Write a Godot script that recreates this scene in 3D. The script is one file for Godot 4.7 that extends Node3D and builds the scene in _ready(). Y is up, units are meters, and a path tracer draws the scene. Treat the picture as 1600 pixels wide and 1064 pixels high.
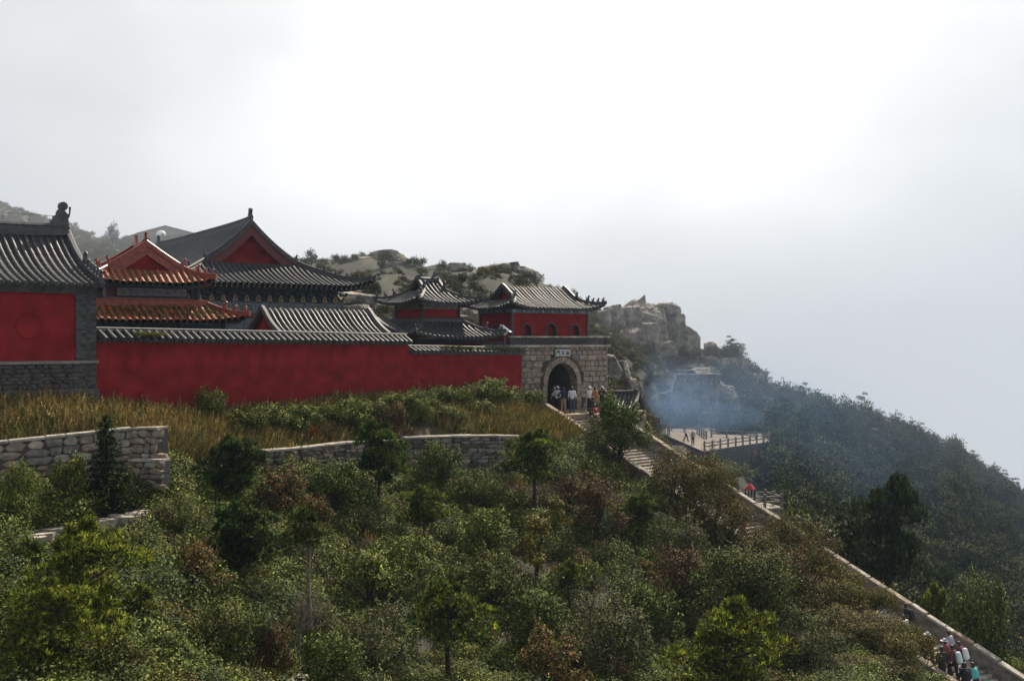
extends Node3D
# A walled mountain temple with a stone gate above a steep stairway. Camera at the origin, looking along -z; y is up, metres.
const F := 1715.0            # focal length of the photograph in its own pixels
var rng := RandomNumberGenerator.new()
var fbm := FastNoiseLite.new()
var M := {}                  # materials
var meshes := {}             # meshes that are shared
var kinds := {}              # plant kinds

class MB:
	var v := PackedVector3Array()
	var n := PackedVector3Array()
	var c := PackedColorArray()
	var ix := PackedInt32Array()
	var col := Color(1, 1, 1)
	func tri(a: Vector3, b: Vector3, d: Vector3) -> void:   # counter-clockwise seen from outside
		var k := v.size()
		var m := (b - a).cross(d - a).normalized()
		v.append(a); v.append(b); v.append(d)
		n.append(m); n.append(m); n.append(m)
		c.append(col); c.append(col); c.append(col)
		ix.append(k); ix.append(k + 2); ix.append(k + 1)
	func quad(a: Vector3, b: Vector3, d: Vector3, e: Vector3) -> void:
		var k := v.size()
		var m := (d - a).cross(e - b).normalized()
		v.append(a); v.append(b); v.append(d); v.append(e)
		n.append(m); n.append(m); n.append(m); n.append(m)
		c.append(col); c.append(col); c.append(col); c.append(col)
		ix.append(k); ix.append(k + 2); ix.append(k + 1); ix.append(k); ix.append(k + 3); ix.append(k + 2)
	func vert(p: Vector3, m: Vector3) -> int:
		v.append(p); n.append(m); c.append(col)
		return v.size() - 1
	func face(a: int, b: int, d: int, e: int) -> void:
		ix.append(a); ix.append(d); ix.append(b); ix.append(a); ix.append(e); ix.append(d)
	func box(at: Vector3, s: Vector3, b := Basis.IDENTITY, bev := 0.0) -> void:
		var h := s / 2
		if bev <= 0.0:
			for k in 3:
				for sg in [-1.0, 1.0]:
					var nn := Vector3.ZERO; nn[k] = sg
					var a := Vector3.ZERO; a[(k + 1) % 3] = sg
					var d := Vector3.ZERO; d[(k + 2) % 3] = 1.0
					quad(at + b * ((nn - a - d) * h), at + b * ((nn + a - d) * h), at + b * ((nn + a + d) * h), at + b * ((nn - a + d) * h))
			return
		var q := h - Vector3.ONE * bev
		for k in 3:
			var i := (k + 1) % 3
			var j := (k + 2) % 3
			for sg in [-1.0, 1.0]:
				var pts := []
				for st in [[-1, -1], [1, -1], [1, 1], [-1, 1]]:
					var p := Vector3.ZERO
					p[k] = sg * h[k]; p[i] = st[0] * sg * q[i]; p[j] = st[1] * q[j]
					pts.append(at + b * p)
				quad(pts[0], pts[1], pts[2], pts[3])
			for s1 in [-1.0, 1.0]:
				for s2 in [-1.0, 1.0]:      # the chamfer along axis k
					var p0 := Vector3.ZERO; var p1 := Vector3.ZERO
					p0[i] = s1 * h[i]; p0[j] = s2 * q[j]; p1[i] = s1 * q[i]; p1[j] = s2 * h[j]
					var e := Vector3.ZERO; e[k] = q[k]
					if s1 * s2 > 0: quad(at + b * (p0 - e), at + b * (p1 - e), at + b * (p1 + e), at + b * (p0 + e))
					else: quad(at + b * (p1 - e), at + b * (p0 - e), at + b * (p0 + e), at + b * (p1 + e))
		for sx in [-1.0, 1.0]:
			for sy in [-1.0, 1.0]:
				for sz in [-1.0, 1.0]:
					var a := at + b * Vector3(sx * h.x, sy * q.y, sz * q.z)
					var d := at + b * Vector3(sx * q.x, sy * h.y, sz * q.z)
					var e := at + b * Vector3(sx * q.x, sy * q.y, sz * h.z)
					if sx * sy * sz > 0: tri(a, d, e)
					else: tri(a, e, d)
	func tube(pts: Array, radii: Array, sides := 6, cap := true) -> void:
		var last := -1
		var up := Vector3(0.123, 0.31, 0.94).normalized()
		for k in pts.size():
			var t: Vector3 = (pts[mini(k + 1, pts.size() - 1)] - pts[maxi(k - 1, 0)]).normalized()
			var a := t.cross(up)
			if a.length() < 0.05: a = t.cross(Vector3.RIGHT)
			a = a.normalized()
			up = a.cross(t).normalized()
			var first := v.size()
			for s in sides:
				var g := TAU * s / sides
				var m := a * cos(g) + up * sin(g)
				vert(pts[k] + m * radii[k], m)
			if last >= 0:
				for s in sides:
					face(last + s, first + s, first + (s + 1) % sides, last + (s + 1) % sides)
			last = first
		if cap:
			var total := v.size()
			for e in [0, pts.size() - 1]:
				var o: int = total - sides if e else total - sides * pts.size()
				var m: Vector3 = (pts[e] - pts[pts.size() - 2 if e else 1]).normalized()
				var k := vert(pts[e], m)
				for s in sides:
					if e: ix.append(k); ix.append(o + (s + 1) % sides); ix.append(o + s)
					else: ix.append(k); ix.append(o + s); ix.append(o + (s + 1) % sides)
	func lathe(prof: Array, sides := 12, at := Vector3.ZERO) -> void:   # [radius, y] pairs from bottom to top
		for k in prof.size() - 1:
			for s in sides:
				var g0 := TAU * s / sides
				var g1 := TAU * (s + 1) / sides
				var d0 := Vector3(cos(g0), 0, -sin(g0))
				var d1 := Vector3(cos(g1), 0, -sin(g1))
				var y0 := Vector3(0, prof[k][1], 0)
				var y1 := Vector3(0, prof[k + 1][1], 0)
				quad(at + d0 * prof[k][0] + y0, at + d1 * prof[k][0] + y0, at + d1 * prof[k + 1][0] + y1, at + d0 * prof[k + 1][0] + y1)
	func ext(poly: PackedVector2Array, z0: float, z1: float) -> void:   # an outline in x and y, given depth
		if Geometry2D.is_polygon_clockwise(poly):
			poly.reverse()
		var ids := Geometry2D.triangulate_polygon(poly)
		for k in range(0, ids.size(), 3):
			var p := [poly[ids[k]], poly[ids[k + 1]], poly[ids[k + 2]]]
			if (p[1] - p[0]).cross(p[2] - p[0]) < 0: p.reverse()
			tri(Vector3(p[0].x, p[0].y, z1), Vector3(p[1].x, p[1].y, z1), Vector3(p[2].x, p[2].y, z1))
			tri(Vector3(p[0].x, p[0].y, z0), Vector3(p[2].x, p[2].y, z0), Vector3(p[1].x, p[1].y, z0))
		for k in poly.size():
			var a := poly[k]
			var b := poly[(k + 1) % poly.size()]
			quad(Vector3(a.x, a.y, z0), Vector3(b.x, b.y, z0), Vector3(b.x, b.y, z1), Vector3(a.x, a.y, z1))
	func leaf(p: Vector3, m: Vector3, t: Vector3, l: float, w: float) -> void:
		var b := m.cross(t).normalized() * w * 0.5
		var k := v.size()
		v.append(p); v.append(p + t * l * 0.45 + b); v.append(p + t * l - m * l * 0.15); v.append(p + t * l * 0.45 - b)
		for i in 4:
			n.append(m); c.append(col)
		ix.append(k); ix.append(k + 1); ix.append(k + 2); ix.append(k); ix.append(k + 2); ix.append(k + 3)
	func moved(o: MB, t: Transform3D) -> void:
		var k := v.size()
		v.append_array(t * o.v)
		n.append_array(Transform3D(t.basis.orthonormalized(), Vector3.ZERO) * o.n)
		c.append_array(o.c)
		for i in o.ix: ix.append(i + k)
	func mesh() -> ArrayMesh:
		var a := []
		a.resize(Mesh.ARRAY_MAX)
		a[Mesh.ARRAY_VERTEX] = v; a[Mesh.ARRAY_NORMAL] = n; a[Mesh.ARRAY_COLOR] = c; a[Mesh.ARRAY_INDEX] = ix
		var am := ArrayMesh.new()
		am.add_surface_from_arrays(Mesh.PRIMITIVE_TRIANGLES, a)
		return am

# ---------- naming ----------
func meta(o: Node, label: String, category := "", group := "", kind := "") -> Node:
	o.set_meta("label", label)
	if category: o.set_meta("category", category)
	if group: o.set_meta("group", group)
	if kind: o.set_meta("kind", kind)
	return o

func thing(called: String, label: String, category: String, at: Vector3, turn := 0.0, group := "") -> Node3D:
	var o := Node3D.new()
	o.name = called
	add_child(o, true)
	o.position = at
	o.rotation.y = turn
	meta(o, label, category, group)
	return o

func obj(called: String, what, m: Material, parent: Node = self, at := Vector3.ZERO) -> MeshInstance3D:
	var o := MeshInstance3D.new()
	o.name = called
	o.mesh = what.mesh() if what is MB else what
	o.material_override = null
	for k in o.mesh.get_surface_count(): o.set_surface_override_material(k, m)
	o.position = at
	parent.add_child(o, true)
	return o

func many(called: String, mesh: Mesh, m: Material, where: Array, tints: Array, parent: Node = self) -> MultiMeshInstance3D:
	var mm := MultiMesh.new()
	mm.transform_format = MultiMesh.TRANSFORM_3D
	mm.use_colors = true
	mm.mesh = mesh
	mm.instance_count = where.size()
	for k in where.size():
		mm.set_instance_transform(k, where[k])
		mm.set_instance_color(k, tints[k])
	var o := MultiMeshInstance3D.new()
	o.name = called
	o.multimesh = mm
	o.material_override = m
	parent.add_child(o, true)
	o.set_meta("kind", "stuff")
	return o

func P(px: float, py: float, d: float) -> Vector3:      # where the ray through a photograph pixel is at that depth
	return Vector3((px - 800.0) / F * d, (532.0 - py) / F * d, -d)

func R(a: float, b: float) -> float: return rng.randf_range(a, b)
func lin(r: float, g: float, b: float) -> Color: return Color(r, g, b).linear_to_srgb()

# ---------- materials ----------
func grain(seed_: int, freq: float, low: float, high: float, oct := 4, size := 512, type := FastNoiseLite.TYPE_SIMPLEX_SMOOTH) -> ImageTexture:
	var f := FastNoiseLite.new()
	f.seed = seed_; f.frequency = freq; f.noise_type = type
	f.fractal_octaves = oct
	var im := f.get_seamless_image(size, size)
	im.convert(Image.FORMAT_RGB8)
	var data := im.get_data()
	for k in data.size():
		data[k] = int(clampf(lerpf(low, high, data[k] / 255.0), 0, 1) * 255)
	return ImageTexture.create_from_image(Image.create_from_data(size, size, false, Image.FORMAT_RGB8, data))

func mat(called: String, col: Color, rough := 0.85, tex: Texture2D = null, scale := 0.3, bump: Texture2D = null, bump_cm := 2.0, world := true) -> StandardMaterial3D:
	var m := StandardMaterial3D.new()
	m.resource_name = called
	m.albedo_color = col
	m.roughness = rough
	m.vertex_color_use_as_albedo = true
	m.cull_mode = BaseMaterial3D.CULL_DISABLED
	if tex or bump:
		m.uv1_triplanar = true
		m.uv1_world_triplanar = world
		m.uv1_scale = Vector3.ONE * scale
		m.albedo_texture = tex
		if bump:
			m.heightmap_enabled = true
			m.heightmap_texture = bump
			m.heightmap_scale = bump_cm
	M[called] = m
	return m

func brick_image(w: int, h: int, rows: int, cols: int) -> ImageTexture:
	var im := Image.create(w, h, false, Image.FORMAT_RGB8)
	im.fill(Color(0.62, 0.6, 0.57))
	var rh := float(h) / rows
	var cw := float(w) / cols
	for r in rows:
		for k in cols + 1:
			var x := (k - (0.5 if r % 2 else 0.0)) * cw
			var t := R(0.5, 0.92) if not (k == cols and r % 2 == 0) else 0.7
			im.fill_rect(Rect2i(int(x) + 1, int(r * rh) + 1, int(cw) - 2, int(rh) - 2), Color(t, t * R(0.96, 1.0), t * R(0.93, 1.0)))
	return ImageTexture.create_from_image(im)

func make_materials() -> void:
	var fine := grain(3, 0.02, 0.62, 1.0, 5)
	var blot := grain(4, 0.006, 0.5, 1.05, 5)
	var soft := grain(5, 0.004, 0.74, 1.06, 4)
	var streak := grain(15, 0.007, 0.72, 1.07, 5)
	var rocky := grain(6, 0.012, 0.0, 1.0, 5)
	var cracks := grain(7, 0.008, 0.35, 1.15, 4, 512, FastNoiseLite.TYPE_CELLULAR)
	mat("ground", Color.WHITE, 0.95, fine, 0.25, rocky, 8.0)
	mat("tile", lin(0.060, 0.059, 0.064), 0.5, blot, 0.9, fine, 0.6)
	mat("tile_worn", lin(0.080, 0.078, 0.082), 0.52, blot, 1.3, fine, 0.6)
	mat("tile_mossy", lin(0.056, 0.058, 0.049), 0.6, blot, 1.6, fine, 0.6)
	mat("orange_tile_worn", lin(0.36, 0.10, 0.03), 0.6, blot, 2.0, fine, 0.6)
	mat("orange_tile_mossy", lin(0.30, 0.12, 0.03), 0.65, blot, 2.4, fine, 0.6)
	mat("pan", lin(0.046, 0.045, 0.048), 0.85, blot, 0.8)  # darker than the tile rows: shade of the grooves is put into this colour
	mat("ridge", lin(0.075, 0.075, 0.082), 0.6, blot, 1.1, fine, 1.0)
	mat("pale_ridge", lin(0.22, 0.21, 0.2), 0.7, blot, 1.1, fine, 1.0)
	mat("orange_tile", lin(0.42, 0.10, 0.026), 0.5, blot, 1.6, fine, 0.6)
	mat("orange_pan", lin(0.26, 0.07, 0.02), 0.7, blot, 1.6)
	mat("orange_ridge", lin(0.38, 0.06, 0.022), 0.4, blot, 1.3, fine, 1.0)
	mat("red", lin(0.265, 0.022, 0.024), 0.9, streak, 0.35, fine, 0.8)
	mat("red_bright", lin(0.27, 0.026, 0.026), 0.9, streak, 0.35, fine, 0.8)
	mat("red_wood", lin(0.16, 0.02, 0.016), 0.6, fine, 0.8)
	mat("stone", lin(0.38, 0.31, 0.245), 0.92, blot, 0.55, rocky, 3.0)
	mat("stone_warm", lin(0.42, 0.32, 0.235), 0.92, blot, 0.5, rocky, 3.0)
	mat("stone_grey", lin(0.29, 0.26, 0.23), 0.92, blot, 0.6, rocky, 3.0)
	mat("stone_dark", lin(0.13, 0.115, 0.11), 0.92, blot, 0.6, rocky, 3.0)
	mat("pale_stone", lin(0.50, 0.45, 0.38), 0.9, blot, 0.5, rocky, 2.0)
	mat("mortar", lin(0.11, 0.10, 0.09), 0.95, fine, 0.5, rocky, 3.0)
	mat("rock", lin(0.34, 0.31, 0.265), 0.92, cracks, 0.22, rocky, 14.0)
	mat("rock_warm", lin(0.44, 0.385, 0.31), 0.92, cracks, 0.18, rocky, 14.0)
	mat("dark", lin(0.012, 0.012, 0.014), 0.9)
	mat("timber", lin(0.03, 0.028, 0.03), 0.75, fine, 0.8)
	mat("blue_paint", lin(0.17, 0.23, 0.28), 0.7, blot, 1.0)
	mat("teal_paint", lin(0.045, 0.085, 0.105), 0.7, blot, 1.2)
	mat("pale_paint", lin(0.55, 0.60, 0.62), 0.7, fine, 0.8)
	mat("gold", lin(0.55, 0.36, 0.08), 0.5)
	mat("grey_board", lin(0.20, 0.19, 0.19), 0.8, blot, 1.0)
	mat("white", lin(0.75, 0.76, 0.78), 0.45)
	mat("plaque", lin(0.62, 0.64, 0.60), 0.7, fine, 1.2)
	mat("ink", lin(0.05, 0.05, 0.05), 0.8)
	mat("metal", lin(0.05, 0.05, 0.055), 0.5)
	mat("bark", lin(0.055, 0.042, 0.035), 0.95, blot, 1.5, rocky, 2.0)
	mat("pale_bark", lin(0.24, 0.20, 0.16), 0.95, blot, 1.5, rocky, 1.0)
	for k in [["leaf", 0.5], ["needle", 0.3], ["dry", 0.4]]:
		var m := mat(k[0], Color.WHITE, 0.8)
		m.metallic_specular = 0.32
		m.backlight_enabled = true
		m.backlight = Color(k[1], k[1], k[1] * 0.5) * 0.8
	mat("skin", lin(0.42, 0.24, 0.17), 0.6)
	mat("hair", lin(0.012, 0.010, 0.009), 0.5)
	for k in ["red", "red_bright"]: M[k].metallic_specular = 0.12
	for k in ["red", "red_bright"]: M[k].uv1_scale = Vector3(0.3, 0.24, 0.3)
	var b := mat("brick", lin(0.10, 0.098, 0.10), 0.92, brick_image(512, 512, 16, 8), 0.5, rocky, 1.0, false)
	b.uv1_scale = Vector3(0.55, 0.8, 0.55)

func cloth(r: float, g: float, b: float) -> StandardMaterial3D:
	var key := "cloth %.3f %.3f %.3f" % [r, g, b]
	return M[key] if M.has(key) else mat(key, lin(r, g, b), 0.9)

# ---------- the mountain ----------
var cols: Array = []
const D0 := 10.0
const DR := 1.026
const ROWS := 162
const X0 := -400.0
const XS := 12.5
const NX := 201
var hs := PackedFloat32Array()

func profile(i: int, d: float) -> float:
	var p: Array = cols[i][1]
	if d <= p[0]: return (532.0 - p[1]) / F * p[0]
	for k in range(2, p.size(), 2):
		if d <= p[k]:
			var a: float = (532.0 - p[k - 1]) / F * p[k - 2]
			var b: float = (532.0 - p[k + 1]) / F * p[k]
			return lerpf(a, b, (d - p[k - 2]) / (p[k] - p[k - 2]))
	return (532.0 - p[-1]) / F * p[-2]

func make_heights() -> void:
	# for each direction (photograph column) the depth and height, as seen, of the ground along it, near to far
	cols = [
		[-400, [15, 1500, 25, 1100, 36, 850, 38, 800, 38.6, 700, 44, 610, 60, 560, 150, 480, 260, 360, 330, 300, 420, 420, 600, 700]],
		[0, [15, 1500, 26, 1064, 33, 900, 38.5, 800, 40.3, 772, 41.7, 688, 44.5, 640, 60, 590, 150, 490, 250, 390, 330, 318, 420, 420, 600, 700]],
		[100, [15, 1500, 27, 1064, 35, 880, 39.5, 790, 41.3, 768, 43.0, 676, 46.5, 640, 60, 585, 150, 490, 250, 410, 330, 353, 420, 450, 600, 700]],
		[165, [15, 1500, 28, 1064, 36, 870, 40.5, 780, 42.4, 760, 44.2, 672, 48, 648, 60, 590, 150, 490, 220, 430, 280, 390, 330, 376, 420, 450, 600, 700]],
		[250, [15, 1500, 29, 1064, 37, 860, 42, 765, 43.2, 735, 44.5, 706, 51.5, 646, 62, 590, 150, 490, 240, 415, 330, 372, 420, 440, 600, 700]],
		[310, [15, 1500, 31, 1064, 39, 860, 44, 765, 46.5, 712, 53.5, 644, 64, 590, 150, 490, 240, 415, 330, 378, 420, 440, 600, 700]],
		[420, [15, 1500, 24, 1300, 34, 1064, 43, 860, 48.9, 765, 51.4, 703, 56.5, 640, 66, 590, 150, 480, 220, 412, 300, 430, 600, 700]],
		[520, [16, 1500, 36, 1064, 46, 850, 51, 765, 54.0, 748, 55.6, 692, 60.5, 622, 70, 585, 140, 470, 190, 411, 240, 420, 320, 470, 600, 700]],
		[600, [17, 1500, 38, 1064, 48, 850, 54, 765, 56.8, 752, 58.4, 687, 64, 617, 74, 580, 130, 480, 185, 410, 230, 425, 320, 500, 600, 750]],
		[655, [17, 1500, 38.5, 1064, 49.5, 850, 55.5, 765, 58.0, 752, 59.8, 684, 66.5, 614, 76, 580, 130, 480, 180, 424, 230, 440, 320, 520, 600, 750]],
		[750, [18, 1500, 40, 1064, 51, 850, 57, 768, 60.6, 748, 62.2, 679, 71, 608, 82, 580, 130, 480, 170, 424, 210, 435, 300, 520, 600, 800]],
		[830, [18, 1500, 41, 1064, 53, 850, 58, 768, 62.0, 740, 63.6, 678, 70, 650, 76, 640, 84, 620, 130, 490, 165, 432, 200, 440, 300, 540, 600, 800]],
		[880, [19, 1500, 42, 1064, 54, 850, 60, 755, 64, 705, 68, 676, 73, 655, 78, 642, 90, 625, 140, 545, 180, 466, 210, 462, 240, 475, 320, 560, 600, 820]],
		[950, [19, 1500, 43, 1064, 54.5, 850, 62, 760, 67, 715, 71.4, 697, 75, 664, 82, 647, 95, 630, 140, 590, 180, 540, 205, 510, 230, 494, 270, 520, 340, 600, 600, 840]],
		[1050, [20, 1500, 45, 1064, 56, 870, 62, 800, 67.2, 770, 72, 750, 80, 742, 100, 745, 124, 720, 130, 708, 162, 673, 170, 640, 195, 573, 213, 548, 240, 560, 300, 640, 360, 720, 600, 860]],
		[1130, [20, 1500, 46, 1064, 57, 890, 60, 855, 64.3, 815, 70, 795, 78, 792, 100, 790, 122, 750, 131, 708, 162, 673, 172, 655, 195, 590, 214, 556, 240, 586, 320, 700, 380, 780, 600, 900]],
		[1190, [20, 1500, 47, 1064, 56, 912, 62.1, 867, 68, 855, 76, 848, 90, 836, 122, 800, 139, 745, 150, 722, 170, 690, 195, 640, 215, 612, 240, 630, 300, 740, 380, 820, 600, 920]],
		[1230, [20, 1500, 47, 1064, 55, 930, 60.5, 892, 66, 897, 80, 905, 100, 860, 130, 765, 160, 690, 190, 637, 210, 655, 260, 760, 600, 940]],
		[1350, [20, 1500, 47.5, 1064, 52, 985, 57.3, 972, 62, 977, 80, 1000, 110, 900, 140, 800, 170, 725, 196, 668, 215, 690, 270, 800, 600, 960]],
		[1420, [20, 1500, 47.5, 1100, 55.2, 1020, 60, 1032, 80, 1050, 115, 930, 150, 815, 180, 745, 203, 692, 225, 720, 280, 830, 600, 980]],
		[1500, [20, 1500, 46, 1200, 53.2, 1080, 58, 1092, 80, 1100, 120, 960, 160, 840, 190, 770, 210, 726, 235, 770, 300, 880, 600, 1000]],
		[1600, [20, 1500, 45, 1280, 50.9, 1147, 60, 1160, 90, 1120, 130, 985, 170, 880, 207, 792, 235, 845, 300, 940, 600, 1020]],
		[1750, [20, 1500, 45, 1350, 48, 1240, 60, 1260, 100, 1150, 150, 1000, 210, 865, 240, 920, 300, 1000, 600, 1060]],
		[2100, [20, 1600, 45, 1450, 60, 1380, 100, 1250, 150, 1120, 210, 980, 240, 1040, 600, 1100]]]
	hs.resize(NX * ROWS)
	var d := D0
	for r in ROWS:
		var at := PackedFloat32Array()
		for i in cols.size(): at.append(profile(i, d))
		var i := 0
		for k in NX:
			var px := X0 + XS * k
			while i < cols.size() - 2 and px > cols[i + 1][0]: i += 1
			var t := clampf((px - cols[i][0]) / (cols[i + 1][0] - cols[i][0]), 0, 1)
			var h := lerpf(at[i], at[i + 1], t)
			var x := (px - 800.0) / F * d
			var rough := clampf((d - 84.0) / 60.0, 0, 1)
			h += fbm.get_noise_2d(x * 3.0, d * 3.0) * (0.25 + 1.9 * rough)
			hs[r * NX + k] = h
		d *= DR

func ground(x: float, z: float) -> float:
	var d := maxf(-z, D0)
	var px := 800.0 + x / d * F
	var c := clampf((px - X0) / XS, 0, NX - 1.001)
	var r := clampf(log(d / D0) / log(DR), 0, ROWS - 1.001)
	var i := int(c)
	var j := int(r)
	var k := j * NX + i
	return lerpf(lerpf(hs[k], hs[k + 1], c - i), lerpf(hs[k + NX], hs[k + NX + 1], c - i), r - j)

func on_ground(px: float, d: float, sink := 0.0) -> Vector3:
	var x := (px - 800.0) / F * d
	return Vector3(x, ground(x, -d) - sink, -d)

func make_ground() -> void:
	var g := MB.new()
	var soil := Color(0.030, 0.025, 0.014)
	var straw := Color(0.120, 0.090, 0.036)
	var moor := Color(0.042, 0.046, 0.020)
	var bare := Color(0.20, 0.18, 0.145)
	var pos := PackedVector3Array()
	var d := D0
	for r in ROWS:
		for k in NX:
			pos.append(Vector3((X0 + XS * k - 800.0) / F * d, hs[r * NX + k], -d))
		d *= DR
	d = D0
	for r in ROWS:
		for k in NX:
			var q := r * NX + k
			var e := pos[r * NX + mini(k + 1, NX - 1)] - pos[r * NX + maxi(k - 1, 0)]
			var f := pos[mini(r + 1, ROWS - 1) * NX + k] - pos[maxi(r - 1, 0) * NX + k]
			var m := e.cross(f).normalized()
			var px := X0 + XS * k
			var patch := fbm.get_noise_2d(pos[q].x * 6.0 + 300.0, pos[q].z * 6.0)
			var c := soil.lerp(moor, clampf(patch + 0.5, 0, 1))
			if d > along(FRONT, px) and d < 76 and px < 860: c = c.lerp(straw, 0.7)
			if d > 95:
				c = moor.lerp(bare, clampf((patch - 0.3) * 4.0, 0, 0.6) if px < 900 else 0.0)
			g.col = c
			g.vert(pos[q], m)
			if r > 0 and k > 0:
				g.face(q - NX - 1, q - NX, q, q - 1)
		d *= DR
	meta(obj("mountain_ground", g, M.ground), "overgrown mountainside that falls from the temple to a wooded valley", "", "", "structure")

# ---------- plants ----------
func ball() -> Vector3:
	while true:
		var p := Vector3(R(-1, 1), R(-1, 1), R(-1, 1))
		if p.length_squared() <= 1.0 and p.length_squared() > 0.01: return p
	return Vector3.UP

func shade_of(pal: Array) -> Color:
	var a: Color = pal[rng.randi() % pal.size()]
	var k := R(0.55, 1.0) if R(0, 1) < 0.7 else R(1.2, 1.9)
	return Color(a.r * k * R(0.92, 1.08), a.g * k, a.b * k)

func leaf_cloud(g: MB, at: Vector3, r: Vector3, count: int, size: float, pal: Array, droop := 0.0) -> void:
	for i in count:
		var q := ball()
		var dir := q.normalized()
		var k := pow(q.length(), 0.45)
		var p := at + dir * k * r
		var m := (dir * 0.7 + ball() * 0.8 + Vector3.UP * 0.45).normalized()
		var t := m.cross(ball()).normalized()
		t = (t + dir * 0.4 + Vector3.DOWN * droop).normalized()
		g.col = shade_of(pal)
		g.leaf(p, m, t, size * R(0.7, 1.35), size * R(0.4, 0.62))

func limb(g: MB, a: Vector3, b: Vector3, r0: float, r1: float, bend := 0.12, sides := 5) -> void:
	var mid := (a + b) / 2 + ball() * (b - a).length() * bend
	var m2 := mid.lerp(b, 0.5) + ball() * (b - a).length() * bend * 0.5
	g.tube([a, a.lerp(mid, 0.55), mid, m2, b], [r0, lerpf(r0, r1, 0.3), lerpf(r0, r1, 0.55), lerpf(r0, r1, 0.8), r1], sides)

# a broad-leaved shrub or small tree of that half width and height: the clumps of leaves stand on limbs and leave gaps
func broad(seed_: int, rx: float, h: float, low: float, lobes: int, leaves: int, size: float, pal: Array, bark: String = "bark") -> Dictionary:
	rng.seed = seed_
	var wood := MB.new()
	var crown := MB.new()
	var fork := Vector3(R(-0.1, 0.1), low + (h - low) * 0.18, R(-0.1, 0.1))
	var thick := 0.025 * h + 0.02
	wood.tube([Vector3(0, -0.4, 0), Vector3(R(-.05, .05), fork.y * 0.5, R(-.05, .05)), fork], [thick * 1.2, thick, thick * 0.75], 7)
	for i in lobes:
		var g := TAU * (i + R(0, 0.6)) / lobes * 1.618
		var up := R(0.0, 1.0)
		var out := sqrt(R(0.1, 1.0)) * cos(up * 1.15) * R(0.8, 1.25)
		var at := Vector3(cos(g) * rx * 0.72 * out, low + (h - low) * (0.22 + 0.62 * up), sin(g) * rx * 0.72 * out)
		var rr := rx * R(0.2, 0.36)
		limb(wood, fork.lerp(Vector3(0, low * 0.6, 0), R(0, 0.5)), at, thick * 0.55, thick * 0.12)
		for k in 3:
			limb(wood, at, at + ball() * rr, thick * 0.14, thick * 0.05, 0.1, 3)
		var own := []
		var tint := R(0.82, 1.2)
		for c in pal: own.append(Color(c.r * tint * R(0.93, 1.07), c.g * tint, c.b * tint))
		leaf_cloud(crown, at, Vector3(rr * R(0.8, 1.4), rr * R(0.6, 0.95), rr * R(0.8, 1.4)), int(leaves * 0.78 / lobes), size, own)
		for k in 3:      # shoots that stick out of the clump
			var dir := (ball() + Vector3.UP * 0.55 + Vector3(at.x, 0, at.z).normalized() * 0.5).normalized()
			var tip := at + dir * rr * R(1.1, 1.7)
			limb(wood, at, tip, thick * 0.12, thick * 0.04, 0.12, 3)
			for j in maxi(3, int(leaves * 0.22 / lobes / 3)):
				var f := R(0.45, 1.05)
				crown.col = shade_of(own)
				var p := at.lerp(tip, f) + ball() * rr * 0.16
				var m := (Vector3.UP * 0.7 + ball()).normalized()
				crown.leaf(p, m, (dir + ball() * 0.9).normalized(), size * R(0.7, 1.3), size * R(0.4, 0.6))
	return {"parts": [["trunk", wood.mesh(), bark], ["crown", crown.mesh(), "leaf"]], "w": rx * 2.0, "c": low + (h - low) * 0.52, "h": h}

func needles(g: MB, p: Vector3, axis: Vector3, l: float, count: int, pal: Array) -> void:
	g.col = shade_of(pal)
	for i in count:
		var t := (axis * 0.75 + ball() * 0.95).normalized()
		var b := t.cross(ball()).normalized() * 0.016
		var m := (axis * 0.5 + ball()).normalized()
		var k := g.v.size()
		g.v.append(p - b); g.v.append(p + b); g.v.append(p + t * l * R(0.7, 1.2))
		for j in 3:
			g.n.append(m); g.c.append(g.col)
		g.ix.append(k); g.ix.append(k + 2); g.ix.append(k + 1)

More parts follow.
